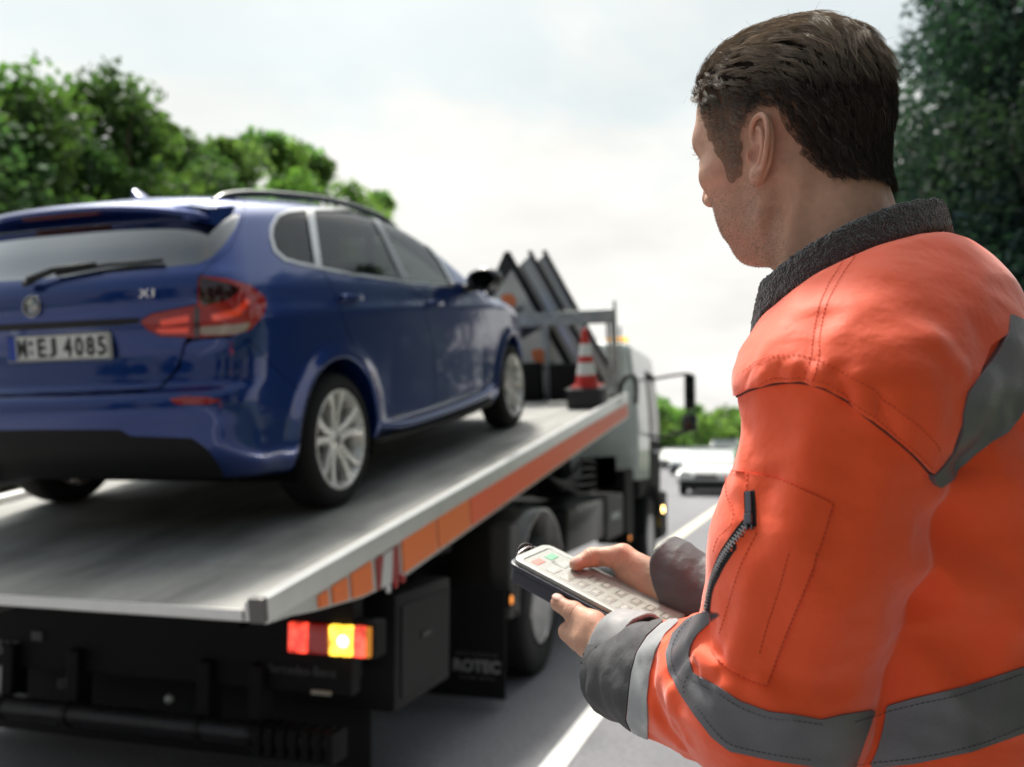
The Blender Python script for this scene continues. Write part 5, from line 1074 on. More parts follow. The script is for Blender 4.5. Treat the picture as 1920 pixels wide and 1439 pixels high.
def make_hair():
    rg = np.random.default_rng(5); tri = hV[hT]; ar = np.linalg.norm(np.cross(tri[:, 1]-tri[:, 0], tri[:, 2]-tri[:, 0]), axis=1); ok = (hair_f[hT].max(1) < -.0005); w_ = ar*ok; w_ /= w_.sum()
    K, per = 1500, 30
    def sample(n):
        i = rg.choice(len(hT), n, p=w_); a = rg.random((n, 1)); b = rg.random((n, 1)); s = a+b > 1; a = np.where(s, 1-a, a); b = np.where(s, 1-b, b)
        t = tri[i]; return t[:, 0]+(t[:, 1]-t[:, 0])*a+(t[:, 2]-t[:, 0])*b, hN[hT[i, 0]]
    def grow(p, n, L, seg, wob, seed):
        q = c2h(p); pts = [p]; top = np.clip((q[:, 1]-.075)/.05, 0, 1); back = np.clip((-q[:, 0]-.0)/.06, 0, 1); sgn = np.sign(q[:, 2]+1e-6)
        # comb field in head coordinates: backwards on top, down and back at the sides, down at the nape
        cb = np.stack([-1.0+.55*back, -.10-.95*(1-top)-.25*back, sgn*.35*top*np.clip(np.abs(q[:, 2])/.03, 0, 1)], 1)
        cb[:, 0] += .45*vnoise(q, 26, seed+3)*top; cb[:, 2] += .65*vnoise(q, 28, seed+4)*(.25+.75*top); cb[:, 1] += .25*vnoise(q, 34, seed+5)
        cb = cb/np.linalg.norm(cb, axis=1, keepdims=True) @ HM; cb = cb/np.linalg.norm(cb, axis=1, keepdims=True); lift = .22+.95*top[:, None]+.5*np.clip((q[:, 0:1]-.06)/.03, 0, 1)*top[:, None]
        d = n*lift + cb*.8; d /= np.linalg.norm(d, axis=1, keepdims=True); st = (L/seg)[:, None]; x = p
        for k in range(seg):
            x = x + d*st; nn = vnorm(hs, x, .004); dist = hs(x); mn = (.0022+.0105*np.minimum(k, 3)/3*(.35+.65*top))[:, None]; x = x + nn*np.maximum(mn-dist[:, None], 0)
            tang = cb - nn*(cb*nn).sum(1, keepdims=True); tang /= np.linalg.norm(tang, axis=1, keepdims=True)+1e-9
            side = np.cross(nn, tang); d = d*.50+tang*.44-nn*.10*(dist[:, None] > .012)+side*(wob*np.sin(k*1.1+6*vnoise(p, 60, seed))*.35)[:, None]; d /= np.linalg.norm(d, axis=1, keepdims=True); pts.append(x)
        return np.stack(pts, 1)
    seg = 7; gp, gn = sample(K); gq = c2h(gp); G = grow(gp, gn, hairlen(gq)*rg.uniform(.85, 1.2, K), seg, np.ones(K)*.8, 40)
    sp, sn = sample(K*per); sq = c2h(sp); ed = np.clip(-poly_sdf(sq[:, 0], sq[:, 1], HAIRP)/.014, 0, 1); tz = np.clip((sq[:, 0]-.006)/.02, 0, 1)*np.clip((.080-sq[:, 1])/.02, 0, 1)
    keep = rg.random(len(sp)) < (.30+.70*ed)*(1-.15*tz); sp, sn = sp[keep], sn[keep]; best = np.empty(len(sp), int)
    for s in range(0, len(sp), 2000): best[s:s+2000] = np.argmin(((sp[s:s+2000, None]-gp[None])**2).sum(-1), 1)
    tt = np.linspace(0, 1, seg+1)[None, :, None]; off = (sp-gp[best])[:, None]; topS = np.clip((c2h(sp)[:, 1]-.08)/.04, 0, 1); tz = tz[keep]; ed = ed[keep]; cl = (rg.uniform(.35+.35*topS, .92+.06*topS)*(1-.8*tz)*(.35+.65*ed))[:, None, None]; lf = rg.uniform(.65, 1.08, len(sp))
    Gi = G[best]; S = gp[best][:, None]+(Gi-gp[best][:, None])*lf[:, None, None] + off*(1-cl*tt**.9) + rg.normal(0, .0011, (len(sp), 1, 3))*tt**1.5 + rg.normal(0, .00035, (len(sp), seg+1, 3))*tt
    q = c2h(sp); n = len(sp)
    # width ring
    dS = np.gradient(S, axis=1); dS /= np.linalg.norm(dS, axis=2, keepdims=True)+1e-9; u1 = np.cross(dS, np.array([.3, .2, .93])); u1 /= np.linalg.norm(u1, axis=2, keepdims=True)+1e-9; u2 = np.cross(dS, u1)
    wd = (.00027*rg.uniform(.7, 1.25, n)*(1-.45*tz)*(.6+.4*ed))[:, None, None]*(1-.75*tt**2); Vs = np.stack([S+(u1*math.cos(a)+u2*math.sin(a))*wd for a in (0, 2.094, 4.189)], 2).reshape(-1, 3)
    i0 = (np.arange(n)[:, None]*(seg+1)+np.arange(seg)[None]).ravel()*3; Q = np.concatenate([np.stack([i0+a, i0+(a+1) % 3, i0+3+(a+1) % 3, i0+3+a], 1) for a in range(3)])
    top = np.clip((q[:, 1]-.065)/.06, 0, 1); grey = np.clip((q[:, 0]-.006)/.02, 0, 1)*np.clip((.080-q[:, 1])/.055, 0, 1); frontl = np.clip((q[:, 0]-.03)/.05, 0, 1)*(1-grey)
    c = np.array([.036, .025, .018])[None]*(1-top[:, None])+top[:, None]*np.array([.42, .33, .25]); c = c*(1-.5*frontl[:, None])+.5*frontl[:, None]*np.array([.20, .155, .115])  # paler strands on top: sunlight painted into the hair colour
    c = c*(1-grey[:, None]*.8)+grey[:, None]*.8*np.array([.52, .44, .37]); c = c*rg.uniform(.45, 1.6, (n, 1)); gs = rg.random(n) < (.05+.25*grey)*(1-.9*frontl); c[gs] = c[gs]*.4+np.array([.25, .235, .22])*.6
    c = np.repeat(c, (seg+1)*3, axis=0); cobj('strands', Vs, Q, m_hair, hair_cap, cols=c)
    b = MB(); rg3 = np.random.default_rng(12); q_ = c2h(hV); a_ = np.abs(q_[:, 2]); jw = np.nonzero((q_[:, 1] < -.018) & (q_[:, 1] > -.105) & (q_[:, 0] > -.012) & (hN @ hL > -.2))[0]
    for i in rg3.choice(jw, 2600):
        p = hV[i]; n_ = hN[i]; d_ = nrm(n_*.7-_u0*.6+rg3.normal(0, .25, 3)); b.tube([p-n_*.0003, p+d_*.0013], [.00013, .00008], 3, cap=False)
    cobj('stubble', np.concatenate(b.V), np.array(b.F), mat('stubble_hair', (.09, .065, .05), .6), man)
    # a few loose hairs standing off the crown, and the far eyebrow
    b = MB(); rg2 = np.random.default_rng(8); topi = np.nonzero((c2h(sp)[:, 1] > .09))[0]
    for i in rg2.choice(topi, 200):
        p = sp[i]; n_ = sn[i]; d_ = nrm(n_*rg2.uniform(.3, .8)+rg2.normal(0, .5, 3)-hF*.6); L_ = rg2.uniform(.012, .024); q1 = p+n_*.006+d_*L_*.5; q2 = q1+nrm(d_-n_*.5+rg2.normal(0, .3, 3))*L_*.5; b.tube([p+n_*.004, q1, q2], [.00016, .00014, .00006], 3, cap=False)
    cobj('loose_hairs', np.concatenate(b.V), np.array(b.F), mat('hair_loose', (.14, .10, .07), .45), hair_cap); b = MB()
    for i in range(46):
        p = h2c((.100-.0*i, .043+rg2.normal(0, .003), .022-.0010*i+rg2.normal(0, .001))); b.tube([p-hF*.004, p+hF*.003+hU*.002, p+hF*.004+hU*.003+hL*rg2.normal(0, .004)], [.0003, .00025, .0001], 3, cap=False)
    cobj('eyebrow', np.concatenate(b.V), np.array(b.F), mat('hair_loose', (.14, .10, .07), .45), man)
make_hair()
# ================================================================ jacket (implicit surface with folds), bands, collar, cuffs, pocket, zip
def seg_d(P, a, b):
    ab = b-a; t = np.clip((P-a) @ ab/(ab @ ab), 0, 1); return np.linalg.norm(P-a-t[:, None]*ab, axis=1), t
def sleeveL(P):
    d = cone(P, SH+np.array([.019, -.030, .012]), (SH+EL)/2+np.array([.008, 0, 0]), .0845, .085); d = smin(d, cone(P, (SH+EL)/2+np.array([.008, 0, 0]), EL, .085, .079), .02)
    d = smin(d, cone(P, EL, KF, .080, .052), .03)
    ax = nrm(KF-EL); t = (P-KF) @ ax; return smax(d, t, .004)
def sleeveR(P):
    K2 = C(1262, 1100, 1.185); d = cone(P, SR, ER, .080, .066); d = smin(d, cone(P, ER, K2, .066, .047), .03); ax = nrm(K2-ER); return smax(d, (P-K2) @ ax, .004)
def ray_hit(f, px, py, z0=.55, z1=1.5):
    d = C(px, py, 1.0); t = z0; 
    for _ in range(70):
        v = float(f((d*t)[None])[0]); t += max(v, .0006)*.8
        if v < .0005 or t > z1: break
    return d*t
def jbase(P):
    d = torso_sdf(P); b = c2b(P)
    d = smin(d, ell(b, (-.052, -.055, 0), (.092, .10, .150)), .05)                       # rounded upper back
    d = smin(d, cone(P, b2c((-.02, -.035, .05)), SH+np.array([.030, -.020, .020]), .058, .068), .045)  # shoulder yoke
    d = smin(d, cone(P, b2c((-.02, -.035, -.05)), SR+np.array([.0, .02, .0]), .068, .080), .045)
    s = sleeveL(P); k = np.clip(.004+.055*np.clip((P[:, 1]+.07)/.07, 0, 1), .005, .06); d = smin(d, s, k)
    d = smin(d, sleeveR(P), .02); h = c2h(P); return smax(d, h[:, 1]-(col_top(h[:, 0])-.043), .010)
def col_top(x): return -.1240-.36*(x-.005)-.9*np.clip(x-.012, 0, 1)
FOLDS = []
def fold(a, b, w_, amp, z=None):
    FOLDS.append((ray_hit(jbase, *a), ray_hit(jbase, *b), w_, amp))
PUCK = [((x-2, y-10), (x+10, y-34), .0038, .0011*(1 if k % 2 else -1)) for k, (x, y) in enumerate([(1405, 729), (1432, 722), (1462, 717), (1488, 716), (1512, 718), (1534, 723), (1556, 732), (1576, 743), (1596, 757), (1616, 772), (1636, 788), (1656, 804), (1678, 822), (1700, 842)])]
for a, b, w_, amp in PUCK+[
    ((1470, 770), (1425, 1010), .022, -.0035), ((1530, 790), (1490, 1030), .020, .0035), ((1600, 830), (1560, 1080), .026, -.003), ((1650, 880), (1600, 1120), .020, .003),
    ((1395, 800), (1385, 900), .012, .003), ((1440, 900), (1400, 1010), .012, -.002),
    ((1335, 1170), (1262, 1262), .009, -.0055), ((1330, 1205), (1400, 1262), .010, -.0065), ((1306, 1226), (1342, 1252), .0065, .006), ((1296, 1272), (1330, 1300), .007, -.005),
    ((1345, 1275), (1300, 1250), .006, -.006), ((1318, 1262), (1372, 1290), .007, .005), ((1240, 1215), (1262, 1330), .009, .0045), ((1222, 1245), (1240, 1350), .008, -.0045), ((1262, 1300), (1290, 1390), .008, .004),
    ((1215, 1290), (1290, 1415), .010, -.004), ((1370, 1235), (1440, 1300), .012, .0045), ((1450, 1270), (1560, 1290), .014, -.003), ((1360, 1300), (1480, 1345), .010, .003), ((1400, 1385), (1520, 1400), .012, -.003),
    ((1560, 1150), (1520, 1290), .020, .003), ((1480, 1060), (1440, 1200), .016, -.0025), ((1400, 1120), (1380, 1230), .012, .0025),
    ((1500, 560), (1450, 690), .014, .003), ((1545, 600), (1520, 700), .012, -.003), ((1440, 690), (1470, 712), .006, -.003), ((1520, 690), (1545, 725), .006, .003), ((1575, 700), (1590, 745), .006, -.003),
    ((1610, 715), (1625, 770), .006, .003), ((1650, 745), (1665, 800), .007, -.0025), ((1690, 770), (1700, 830), .007, .002), ((1600, 560), (1760, 700), .05, .003), ((1730, 600), (1790, 720), .03, -.0035),
    ((1745, 640), (1800, 700), .012, .003), ((1830, 640), (1790, 760), .016, -.003), ((1740, 440), (1880, 640), .03, .002),
    ((1780, 870), (1900, 790), .018, -.005), ((1760, 920), (1910, 880), .020, .005), ((1740, 980), (1880, 1010), .026, -.005), ((1730, 1050), (1900, 1130), .024, .005), ((1700, 1130), (1820, 1230), .022, -.005),
    ((1850, 860), (1850, 1050), .03, .004), ((1880, 1100), (1830, 1260), .03, -.004), ((1680, 1210), (1780, 1290), .016, .004), ((1800, 850), (1870, 700), .02, -.003), ((1905, 900), (1915, 1150), .02, .004),
    ((1640, 1340), (1760, 1330), .010, -.002), ((1650, 1420), (1800, 1400), .012, .002)]:
    fold(a, b, w_, amp)
def jfolds(P):
    f_ = np.zeros(len(P))
    for a, b, w_, amp in FOLDS:
        near = (np.abs(P-(a+b)/2).max(1) < np.linalg.norm(b-a)/2+3*w_)
        if near.any():
            r, t = seg_d(P[near], a, b); f_[near] += amp*np.exp(-(r/w_)**2)
    return f_
EA = nrm(EL-SH); EX = nrm(KF-EL)
def jacket_sdf(P):
    d = jbase(P); fo = jfolds(P)
    t = (P-EL) @ EX; arm = np.clip(t/.05, 0, 1)*(P[:, 0] < .30); r = np.abs(d) < .05
    n_ = np.zeros(len(P)); m = np.abs(d) < .04
    if m.any():
        q = P[m]; pit = np.exp(-((q[:, 1]+.16)/.10)**2)*np.clip((q[:, 0]-.30)/.06, 0, 1); rid = .5-np.abs(vnoise(q+.02*vnoise(q, 9, 35)[:, None], 21, 36)); n_[m] = .0016*vnoise(q, 14, 31)+.0010*vnoise(q*np.array([1, 1.8, 1]), 36, 32) + arm[m]*(.0035*vnoise(q, 24, 33)+.0022*vnoise(q, 52, 34)+.0035*rid) + .0035*pit*rid + .0020*rid
    return d - fo - n_
jV, jQ = surf_nets(jacket_sdf, (.02, -.86, .55), (.80, .20, 1.35), .0042, marg=1.45); jT = tris(jQ); jN = vnorm(jacket_sdf, jV, .003); jT = orient(c2w(jV), jT, jN @ CM)
def c2px(V): return CX+F*V[:, 0]/V[:, 2], CY-F*V[:, 1]/V[:, 2]
jx, jy = c2px(jV); jz = jV[:, 2]/F; facing = (jN*nrm(np.array([.25, .05, .95]))).sum(1) < .15
jt = (jV-EL) @ EX; onarmL = (np.minimum.reduce([cone(jV, SH, EL, .11, .10), cone(jV, EL, KF, .10, .08)]) < 0)
def jpoly(poly, mask=True, smooth_=False):
    p = catmull(poly, 6, closed=True) if smooth_ else np.array(poly, float); d = poly_sdf(jx, jy, p)*jz; return np.where(mask, d, np.maximum(np.abs(d), .004))
# a collar opening: the jacket stops at the neck
hq = c2h(jV); neckd = np.hypot(hq[:, 0]+.050, hq[:, 2])
m_or = mat('hi_vis_orange', (.94, .090, .014), .62, sheen=.35, noise=(4, .05), bump=[('n', 11, .45, .012), ('n', 34, .35, .004), ('v', 900, .15, .0006)], spec=.35)
m_band = mat('grey_band', (.135, .132, .145), .38, metal=.25, bump=[('v', 700, .25, .0007), ('n', 40, .2, .003)], noise=(7, .22), spec=.5)
m_bandl = mat('light_grey_band', (.30, .31, .32), .4, bump=[('v', 700, .25, .0007), ('n', 50, .25, .003)], noise=(18, .12))
m_knit = mat('fleece_dark', (.030, .030, .034), .95, sheen=.6, bump=[('n', 300, 1.0, .004), ('v', 520, .8, .003)], noise=(160, .45)); m_cuff = mat('cuff_grey', (.24, .24, .245), .55, bump=[('n', 60, .35, .004), ('v', 700, .2, .0006)], noise=(25, .15))
m_stitch = mat('stitch', (.60, .065, .018), .8); m_stitchg = mat('stitch_grey', (.06, .06, .065), .8); m_dark = mat('lining_dark', (.012, .012, .014), .9)
LOOP = lambda pts: pts
P_flapline = [(1383, 742), (1410, 729), (1450, 719), (1500, 716), (1545, 727), (1590, 752), (1640, 792), (1690, 832), (1722, 862), (1745, 888)]
P_yoke = P_flapline+[(1775, 850), (1800, 780), (1850, 650), (1990, 560), (1990, 200), (1300, 200), (1300, 742)]
P_sl = [(1326, 1146), (1289, 1162), (1262, 1189), (1249, 1226), (1254, 1258), (1276, 1299), (1302, 1338), (1335, 1381), (1369, 1408), (1442, 1424), (1500, 1433), (1548, 1440), (1600, 1445), (1640, 1330), (1577, 1340), (1540, 1349), (1491, 1340), (1442, 1334), (1387, 1314), (1344, 1285), (1300, 1262), (1293, 1232), (1296, 1212), (1308, 1190), (1332, 1168), (1360, 1150)]
P_trim = [(1262, 1160), (1240, 1172), (1215, 1195), (1196, 1225), (1186, 1262), (1180, 1310), (1176, 1350), (1190, 1380), (1215, 1392), (1216, 1350), (1214, 1310), (1219, 1262), (1230, 1222), (1248, 1190), (1275, 1165)]
P_waist = [(1560, 1362), (1613, 1338), (1711, 1309), (1809, 1287), (1920, 1250), (2100, 1180), (2100, 1310), (1920, 1373), (1821, 1409), (1711, 1432), (1600, 1444), (1560, 1450)]
P_strap = [(1885, 594), (1882, 627), (1866, 655), (1850, 680), (1828, 708), (1806, 734), (1797, 772), (1794, 808), (1782, 838), (1758, 872), (1738, 893), (1752, 912), (1785, 893), (1824, 850), (1850, 830), (1880, 811), (1900, 785), (1912, 762), (1920, 700), (1990, 680), (1990, 640), (1920, 610)]
armside = onarmL & (jx < 1760)
tors = ~(cone(jV, SH, EL, .094, .085) < 0) & ~(cone(jV, EL, KF, .1, .08) < 0)
f_yoke = jpoly(P_yoke, jV[:, 1] > -.12)
f_sl = jpoly(P_sl, onarmL & (jx < 1640) & (jz*F < 1.15)); f_trim = jpoly(P_trim, onarmL & (jx < 1300)); 
bq = c2b(jV); dw = np.abs(bq[:, 1]-(-.435+.035*np.clip(-bq[:, 0]/.1, -1, 1)*0))-.032
f_waist = jpoly(P_waist, tors & facing); f_waist2 = np.where(tors & ~facing, np.abs(bq[:, 1]+.40)-.026, 1.0); f_waist = np.maximum(np.where(facing, jpoly(P_waist, jx > 1500), np.abs(bq[:, 1]+.40)-.026), .006-sleeveL(jV))
f_strap = jpoly(P_strap, tors & facing)
def jmask_end():
    return (jV-KF) @ EX + .004
cuffz = jmask_end()
P_under = [(1060, 1120), (1245, 1165), (1214, 1192), (1194, 1225), (1184, 1262), (1178, 1310), (1174, 1350), (1190, 1384), (1100, 1420), (1060, 1300)]
f_under = jpoly(P_under, onarmL & (jx < 1260))
jac = cobj('jacket', *clip(jV, jT, np.where(onarmL & (jx < 1300), cuffz, -1.0))[:2], m_or, man)
def jpart(name, f_, m, up=.0012, down=.0005, par=None):
    V, T, N = clip(jV, jT, f_, jN)
    if len(T) == 0: return None
    V2, T2 = shell(V, T, N, up, down); return cobj(name, V2, T2, m, par or jac)
yk = jpart('shoulder_yoke', f_yoke, m_or, .0042, .002)
for nm, f_, m_ in (('sleeve_band', f_sl, m_band), ('sleeve_trim', f_trim, m_bandl), ('under_sleeve', np.maximum(f_under, cuffz), mat('cuff_dark', (.05, .05, .054), .7, bump=[('n', 80, .4, .004)], noise=(30, .2))), ('waist_band', f_waist, m_band), ('shoulder_strap_band', f_strap, m_band)): jpart(nm, f_, m_, .0062 if nm == 'shoulder_strap_band' else .0016)
# flap shadow line and stitch rows as thin raised dashes on the surface
def on_surf(pts, lift=.001, f=jacket_sdf, step=4):
    pts = catmull(pts, 10); out_ = []
    for p in pts:
        h = ray_hit(f, *p)
        if h[2] < 1.35: out_.append(h)
    out_ = np.array(out_); N = vnorm(f, out_, .003); return out_+N*lift, N
def stitch(name, pts, m=m_stitch, r=.00032, lift=.0008, dash=.0030, gap_=.0016, par=None, cont=False):
    P_, N = on_surf(pts, lift); d = np.r_[0, np.cumsum(np.linalg.norm(np.diff(P_, axis=0), axis=1))]; L_ = d[-1]; b = MB(); s = 0
    ip = lambda s: np.array([np.interp(s, d, P_[:, i]) for i in range(3)])
    if cont: b.tube([ip(s) for s in np.arange(0, L_, .003)], r, 5)
    else:
        while s+dash < L_: b.tube([ip(s), ip(s+dash/2)+0, ip(s+dash)], r, 4); s += dash+gap_
    V = np.concatenate(b.V); return cobj(name, V, np.array([f for f in b.F if len(f) == 4]), m, par or jac)
YL = .0048
stitch('seam', [(1592, 487), (1560, 535), (1538, 585), (1528, 630), (1524, 670), (1512, 712)], lift=YL, par=yk); stitch('seam', [(1612, 480), (1578, 530), (1553, 580), (1543, 630), (1540, 670), (1530, 716)], lift=YL, par=yk)
stitch('seam', [(1402, 700), (1440, 676), (1500, 672), (1560, 690), (1620, 722), (1680, 765), (1740, 820), (1758, 850)], lift=YL, par=yk)
stitch('seam', [(1392, 735), (1450, 713), (1500, 710), (1550, 722), (1600, 752), (1650, 792), (1700, 834), (1742, 878)], lift=YL, par=yk)
# shade below the flap edge, drawn as a thin dark cord
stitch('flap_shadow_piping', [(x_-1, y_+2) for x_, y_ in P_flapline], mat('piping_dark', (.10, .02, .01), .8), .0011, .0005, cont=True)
stitch('seam', [(1364, 884), (1400, 886), (1460, 899), (1510, 920), (1560, 944)], lift=.0014)
PK = [(1366, 880), (1462, 899), (1561, 944), (1532, 1040), (1490, 1160), (1436, 1289), (1385, 1266), (1345, 1240), (1333, 1215), (1332, 1120), (1352, 1060), (1385, 1010), (1400, 985), (1397, 925), (1402, 890)]
f_pk = jpoly(PK, onarmL); pk = jpart('sleeve_pocket', f_pk, m_or, .0016)
for pts in ([(1562, 946), (1545, 1000), (1515, 1090), (1475, 1190), (1437, 1288)], [(1436, 1287), (1400, 1274), (1370, 1256), (1345, 1238)], [(1405, 888), (1401, 925)], [(1480, 1037), (1460, 1110), (1440, 1170), (1425, 1225)], [(1530, 1035), (1523, 1080), (1516, 1088)],
            [(1422, 1000), (1392, 1060), (1370, 1130), (1352, 1190)], [(1364, 890), (1366, 930), (1378, 955), (1374, 985), (1350, 1010), (1340, 1040)]):
    stitch('pocket_seam', pts, lift=.0022, par=pk, r=.0006 if pts[0][0] == 1562 else .0004)
# zip
Zp, Zn = on_surf([(1404, 984), (1385, 1008), (1362, 1040), (1346, 1072), (1335, 1102), (1330, 1130), (1327, 1150)], .0028)
zb = MB(); d_ = np.r_[0, np.cumsum(np.linalg.norm(np.diff(Zp, axis=0), axis=1))]; ip = lambda A, s: np.array([np.interp(s, d_, A[:, i]) for i in range(3)])
tape = []; 
for s in np.arange(0, d_[-1], .003):
    p = ip(Zp, s); n_ = nrm(ip(Zn, s)); tn = nrm(ip(Zp, min(s+.002, d_[-1]))-ip(Zp, max(s-.002, 0))); sd_ = np.cross(tn, n_); tape += [p-sd_*.0062-n_*.0012, p+sd_*.0062-n_*.0012]
nT = len(tape)//2; cobj('zip_tape', np.array(tape), np.array([(2*i, 2*i+1, 2*i+3, 2*i+2) for i in range(nT-1)]), m_dark, pk)
zt = MB()
for k_, s in enumerate(np.arange(.001, d_[-1]-.001, .0017)):
    p = ip(Zp, s); n_ = nrm(ip(Zn, s)); tn = nrm(ip(Zp, min(s+.002, d_[-1]))-ip(Zp, max(s-.002, 0))); sd_ = np.cross(tn, n_); e = 1 if k_ % 2 else -1
    Mz = frame(p+sd_*e*.0012, tn, sd_, n_); zt.box((-.00055, -.0017, -.0006), (.00055, .0017, .0011), Mz)
cobj('zip_teeth', np.concatenate(zt.V), np.array(zt.F), mat('zip_metal', (.45, .44, .46), .3, metal=.7), pk, smooth=False)
hs_ = ray_hit(jacket_sdf, 1409, 955); hn = vnorm(jacket_sdf, hs_[None], .004)[0]; tz = nrm(ray_hit(jacket_sdf, 1407, 925)-ray_hit(jacket_sdf, 1410, 985)); sz = np.cross(tz, hn); tz = np.cross(hn, sz)
Mz = frame(hs_+hn*.0018, sz, tz, hn); g_ = MB().box((-.0055, -.016, -.001), (.0055, .0155, .0012), Mz, bev=.0009); cobj('zip_garage', np.concatenate(g_.V), [f for f in g_.F], m_dark, pk, smooth=False)
g_ = MB().box((-.0028, -.004, .001), (.0028, .0145, .0034), Mz, bev=.0008).box((-.0038, -.014, .001), (.0038, -.0045, .0052), Mz, bev=.0012).box((-.0030, -.0185, .001), (-.0016, -.014, .003), Mz).box((.0016, -.0185, .001), (.0030, -.014, .003), Mz)
cobj('zip_slider', np.concatenate(g_.V), [f for f in g_.F], mat('zip_slider_metal', (.12, .12, .14), .3, metal=.8), pk, smooth=False)
# band seams
for pts in ([(1600, 1352), (1711, 1321), (1809, 1299), (1916, 1263)], [(1600, 1432), (1711, 1421), (1821, 1398), (1916, 1362)]): stitch('band_seam', pts, m_stitchg, lift=.0022)
for pts in ([(1300, 1275), (1344, 1296), (1387, 1324), (1442, 1344), (1491, 1350), (1545, 1358)], [(1306, 1322), (1340, 1366), (1372, 1395), (1442, 1412), (1520, 1424)], [(1300, 1160), (1274, 1190), (1262, 1226), (1270, 1262), (1294, 1290)], [(1291, 1268), (1285, 1290), (1288, 1310)]): stitch('band_seam', pts, m_stitchg, lift=.0022)
# ---- collar: a folded fleece band standing round the neck
CT = [(1476, 592), (1486, 545), (1520, 498), (1570, 452), (1622, 405), (1662, 366), (1692, 366), (1722, 388), (1742, 412)]
def collar_sdf(P):
    q = c2h(P); x, y, z = q[:, 0], q[:, 1], q[:, 2]
    # collar axis leans: rim height rises towards the nape
    cx_ = -.040; rx, rz = .082, .083; ang_r = np.sqrt(((x-cx_)/rx)**2+(z/rz)**2); d_r = (ang_r-1)*.078
    ytop = col_top(x); ybot = ytop-.050
    flare = .10*np.clip((ytop-y), 0, .06); shellr = np.abs(d_r-flare*.55)-.0062
    d1 = smax(shellr, smax(y-ytop, ybot-.02-y, .004)*.8, .006)
    # turned-down outer layer
    sh2 = np.abs(d_r-.0125-flare*.75)-.0050; d2 = smax(sh2, smax(y-ytop+.002, ytop-.036-y, .004)*.8, .005)
    d = smin(d1, d2, .006); b = np.abs(d) < .02; o = d.copy()
    if b.any(): o[b] = d[b] - .0009*vnoise(P[b], 330, 61)-.0007*vnoise(P[b], 620, 62)
    return o
cc_ = h2c((-.04, -.14, 0)); kV_, kQ_ = surf_nets(collar_sdf, cc_-.15, cc_+.15, .0022, marg=1.5); kT_ = tris(kQ_); kN_ = vnorm(collar_sdf, kV_, .0015)
cobj('collar', kV_, kT_, m_knit, jac, N=kN_)
# ---- left cuff: dark under-sleeve, grey turned facing round the wrist
def lcuff(P):
    t = (P-KF) @ EX; r = np.linalg.norm(P-KF-np.outer(t, EX), axis=1); ang = P @ np.array([0, 1.0, 0])
    w_ = .0505-.10*np.clip(t, 0, .06)+.0018*vnoise(P, 40, 71); d = np.abs(r-w_)-.0022; return smax(d, smax(t-.012, -.05-t, .003), .003)
lV, lQ = surf_nets(lcuff, KF-.09, KF+.09, .003, marg=1.5); lN = vnorm(lcuff, lV, .002); cobj('inner_cuff', lV, tris(lQ), mat('cuff_dark', (.05, .05, .054), .7, bump=[('n', 80, .4, .004)], noise=(30, .2)), jac, N=lN)
WA = C(1205, 1236, 1.035); WB = C(1158, 1222, 1.075); wax = nrm(WB-WA)
def lface(P):
    t = (P-WB) @ wax; q = P-WB-np.outer(t, wax); e2 = nrm(np.array([0, 1.0, 0])-wax*wax[1]); e3 = np.cross(wax, e2); a, b = q @ e2, q @ e3
    rr = np.sqrt((a/.047)**2+(b/.042)**2); w_ = 1+ .9*np.clip(-t, 0, .06)+.05*vnoise(P, 45, 72); d = np.abs(rr-w_)*.036-.0022
    end = t-(.006-.20*a); return smax(d, smax(end, -.055-t, .003), .003)
lV, lQ = surf_nets(lface, WB-.10, WB+.08, .0026, marg=1.6); lN = vnorm(lface, lV, .002); cobj('cuff_facing', lV, tris(lQ), m_cuff, jac, N=lN)
# ---- right cuff
RA1, RB1 = C(1330, 1122, 1.16), C(1262, 1092, 1.185); rax = nrm(RB1-RA1)
def rcuff(P):
    t = (P-RB1) @ rax; q = P-RB1-np.outer(t, rax); e2 = nrm(np.array([0, 1.0, 0])-rax*rax[1]); e3 = np.cross(rax, e2); a, b = q @ e2, q @ e3
    rr = np.hypot(a/.047, b/.045); w_ = 1+.7*np.clip(-t, 0, .1)+.045*vnoise(P, 38, 75)+.16*np.clip((a-.02)/.03, 0, 1)*np.clip((t+.03)/.03, 0, 1); d = np.abs(rr-w_)*.044-.0023
    end = t-(.010+.22*a+.010*np.sin(a*60)); return smax(d, smax(end, -.085-t, .003), .003)
lV, lQ = surf_nets(rcuff, RB1-.12, RB1+.10, .0026, marg=1.6); lN = vnorm(rcuff, lV, .002); rc_ = cobj('cuff', lV, tris(lQ), mat('cuff_charcoal', (.075, .075, .08), .5, bump=[('n', 60, .4, .004), ('v', 700, .2, .0006)], noise=(25, .15)), jac, N=lN)
